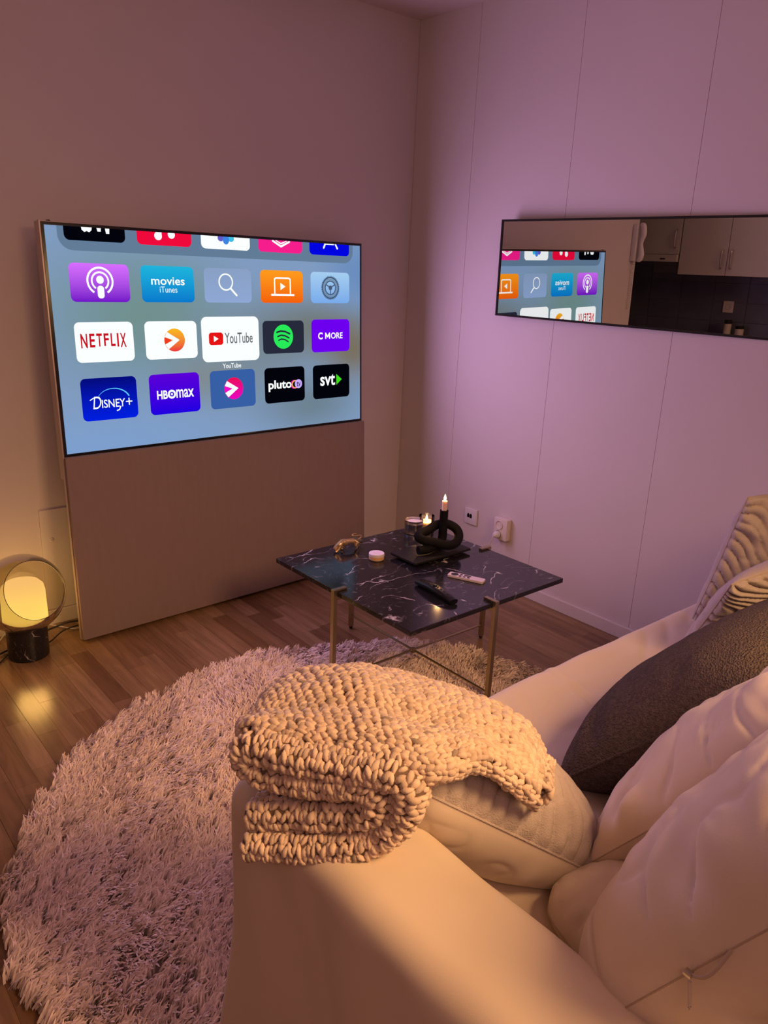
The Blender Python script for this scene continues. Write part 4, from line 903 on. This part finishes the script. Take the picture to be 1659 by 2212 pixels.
def knit(fn, u0, u1, nu, v0, v1, nv, size, jit=.18, sg=1):
    """cover surface fn(u,v) with V-shaped stitches; columns run along v"""
    du = (u1-u0)/nu; dv = (v1-v0)/nv
    for i in range(nu):
        for j in range(nv):
            for side in (-1, 1):
                uu = u0+(i+.5+side*.23+random.uniform(-jit, jit)*.5)*du; vv = v0+(j+.5+random.uniform(-jit, jit))*dv
                p = fn(uu, vv); pu = fn(uu+du*.3, vv)-p; pv = fn(uu, vv+dv*.3)-p
                if pu.length < 1e-6 or pv.length < 1e-6: continue
                nr = pu.cross(pv).normalized()*sg; ax = pv.normalized()+pu.normalized()*(side*.42+random.gauss(0, .22))+nr*random.gauss(0, .12)
                k = random.uniform(.85, 1.2)
                tone = random.choice([1, 1, 1, .92, .84, 1.06, .76]) if random.random() > .012 else .45
                stitch(p+nr*random.uniform(-.001, .0035), ax, nr, size*.66*k, size*.31*random.uniform(.75, 1.3), size*.36, tone)
def core(fn, u0, u1, nu, v0, v1, nv, inset, nm, sg=1):
    V = []; 
    for i in range(nu+1):
        for j in range(nv+1):
            u = u0+(u1-u0)*i/nu; v_ = v0+(v1-v0)*j/nv; p = fn(u, v_); e1 = fn(u+1e-3, v_)-p; e2 = fn(u, v_+1e-3)-p; n_ = e1.cross(e2); n_ = n_.normalized() if n_.length > 1e-12 else Vector((0, 0, 1)); V.append(p-n_*inset*sg)
    k = nv+1; return V, [(i*k+j, (i+1)*k+j, (i+1)*k+j+1, i*k+j+1) for i in range(nu) for j in range(nv)]
O_ = Vector((-2.25, -2.18, 0)); AD = Vector((.5, -.866, 0)); BD = Vector((.866, .5, 0))
path = [(.035, .600), (.085, .608), (.16, .624), (.225, .645), (.268, .695), (.282, .745), (.258, .768), (.2, .760), (.14, .754), (.07, .752), (.028, .750), (.010, .737), (.026, .716), (.08, .711), (.15, .722), (.205, .738), (.236, .727), (.230, .70), (.19, .678), (.118, .658), (.06, .645), (.030, .636)]
pth = spline([(a, b, 0) for a, b in path], 6); 
dl = [0]; 
for a, b in zip(pth[:-1], pth[1:]): dl.append(dl[-1]+(b-a).length)
PL = dl[-1]
def pathat(s):
    s = max(0, min(PL, s)); 
    import bisect
    i = min(max(bisect.bisect_right(dl, s)-1, 0), len(pth)-2); u = (s-dl[i])/(dl[i+1]-dl[i]); p = pth[i].lerp(pth[i+1], u); d = (pth[i+1]-pth[i]).normalized(); return p, d
HT = .0195
DEP = .11
def layer(u, v):
    """u: arc length on the folded path; v: 0..1 wraps from the left face over the round front edge to the right face"""
    p, d = pathat(u); d2 = pathat(u+.012)[1]+pathat(u-.012)[1]; d = d2.normalized(); nrm = Vector((d.y, -d.x, 0))
    arc = PI*HT; tot = 2*DEP+arc; s = v*tot
    if s < DEP: off, tt = 1.0, DEP-s
    elif s < DEP+arc: a = (s-DEP)/HT; off, tt = math.cos(a), -math.sin(a)*HT
    else: off, tt = -1.0, s-DEP-arc
    tt -= max(0, .655-p.y)*.62
    wob = .004*noise.noise(Vector((u*18, 3, v)))
    q = p+nrm*(off*HT); tt += wob+.012*math.sin(p.x*9)*0
    return O_+AD*q.x+BD*(tt+HT)+Vector((0, 0, q.y))
def layer_n(u, v): return layer(u, 1-v)
tot = 2*DEP+PI*HT; f0 = (DEP-.035)/tot; f1 = 1-f0
knit(layer, 0, PL, int(PL/.0150), f0, f1, 8, .0160)
Vc, Fc_ = core(layer, 0, PL, 150, .24, .76, 22, -0.0005, 'core')
# top sheet: loft between the near border and the far border, edges rolled under
QN = [(-2.205, -2.160, .768), (-2.175, -2.215, .776), (-2.135, -2.285, .782), (-2.10, -2.350, .794), (-2.065, -2.405, .792), (-2.02, -2.425, .788), (-1.965, -2.430, .778), (-1.915, -2.455, .742), (-1.870, -2.475, .695)]
QF = [(-2.175, -2.11, .742), (-2.105, -2.06, .745), (-2.03, -2.045, .748), (-1.95, -2.09, .757), (-1.91, -2.145, .757), (-1.87, -2.20, .752), (-1.82, -2.27, .735), (-1.765, -2.355, .705), (-1.80, -2.425, .690)]
DOME = [.006, .020, .030, .032, .028, .026, .026, .022, .010]
sN = spline(QN, 12); sF = spline(QF, 12); sD = spline([(d, 0, 0) for d in DOME], 12); NS = len(sN)-1
def at(S_, q): 
    x_ = max(0, min(1, q))*NS; i = min(int(x_), NS-1); return S_[i].lerp(S_[i+1], x_-i)
RO = .020
def top(q, r):
    """r in 0..1 across the sheet; beyond that it rolls under"""
    a = at(sN, q); b = at(sF, q); d = at(sD, q).x; rc = max(0, min(1, r)); p = a.lerp(b, rc); p = p.copy()
    p.z += d*math.sin(PI*rc)**.75 if 0 < rc < 1 else 0
    p.z += .006*noise.noise(Vector((p.x*13, p.y*13, 1)))-.014*math.exp(-(((p.x+2.08)*.8+(p.y+2.25)*.6)/.03)**2)*math.sin(PI*rc)
    dirv = (b-a); dirv.z = 0; dirv = dirv.normalized() if dirv.length > 1e-6 else Vector((1, 0, 0))
    if r < 0 or r > 1:
        s = (-r if r < 0 else r-1); ang = min(PI*.92, s*PI/.2); sg = -1 if r < 0 else 1
        p += dirv*sg*RO*math.sin(ang)-Vector((0, 0, RO*(1-math.cos(ang))))
    return p
q_n = 38
knit(lambda u, v_: top(v_, u), 0.0, 1.0, 22, 0.0, 1.0, q_n, .0165, sg=-1)
knit(lambda u, v_: top(v_, u), -.2, 0.0, 4, 0.02, 1.0, q_n, .0155, sg=-1)
knit(lambda u, v_: top(v_, u), 1.0, 1.2, 4, 0.0, 1.0, q_n, .0155, sg=-1)
V2, F2 = core(lambda u, v_: top(v_, u), -.2, 1.2, 60, 0, 1, 60, .004, 'core', sg=-1)
def endcap(q, sg):
    def f(u, v_):
        # rounded end between the near and far border
        c = at(sN, q).lerp(at(sF, q), u); c = c+Vector((0, 0, at(sD, q).x*math.sin(PI*u)*.7)); n_ = (at(sN, q)-at(sN, q-.03*sg)); n_.z = 0; n_ = n_.normalized(); a = v_*PI
        return c+n_*RO*math.sin(a)-Vector((0, 0, RO*(1-math.cos(a))))
    return f
knit(endcap(1.0, 1), 0, 1, 7, 0, 1, 5, .0165)
knit(endcap(0.0, -1), 0, 1, 6, 0, 1, 5, .0165)
def knit_mat():
    m, nt, b = newmat('oatmeal_yarn'); N = nt.nodes; L = nt.links; at_ = N.new('ShaderNodeAttribute'); at_.attribute_name = 'tone'
    mx = N.new('ShaderNodeMix'); mx.data_type = 'RGBA'; mx.blend_type = 'MULTIPLY'; mx.inputs[0].default_value = 1; mx.inputs[6].default_value = (.68, .52, .39, 1); L.new(at_.outputs['Fac'], mx.inputs[7]); L.new(mx.outputs[2], b.inputs['Base Color'])
    b.inputs['Roughness'].default_value = .85; b.inputs['Specular IOR Level'].default_value = .15; b.inputs['Sheen Weight'].default_value = .25
    g = N.new('ShaderNodeTexCoord'); n = N.new('ShaderNodeTexNoise'); n.inputs['Scale'].default_value = 600; n.inputs['Detail'].default_value = 2; L.new(g.outputs['Object'], n.inputs['Vector'])
    bp = N.new('ShaderNodeBump'); bp.inputs['Strength'].default_value = .35; bp.inputs['Distance'].default_value = .002; L.new(n.outputs[0], bp.inputs['Height']); L.new(bp.outputs[0], b.inputs['Normal'])
    return m
M_knit = knit_mat(); M_knitcore = mat('stitch_gap_shade', (.14, .09, .06), .95)  # throw core coloured dark to stand for shade between the stitches
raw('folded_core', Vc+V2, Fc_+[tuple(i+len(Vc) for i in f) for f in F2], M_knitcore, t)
o = raw('stitches', SV, SF, M_knit, t); o['kind'] = 'stuff'
a_ = o.data.attributes.new('tone', 'FLOAT', 'POINT'); a_.data.foreach_set('value', np.array(ST, dtype=np.float32))
print('stitch polys', len(SF))
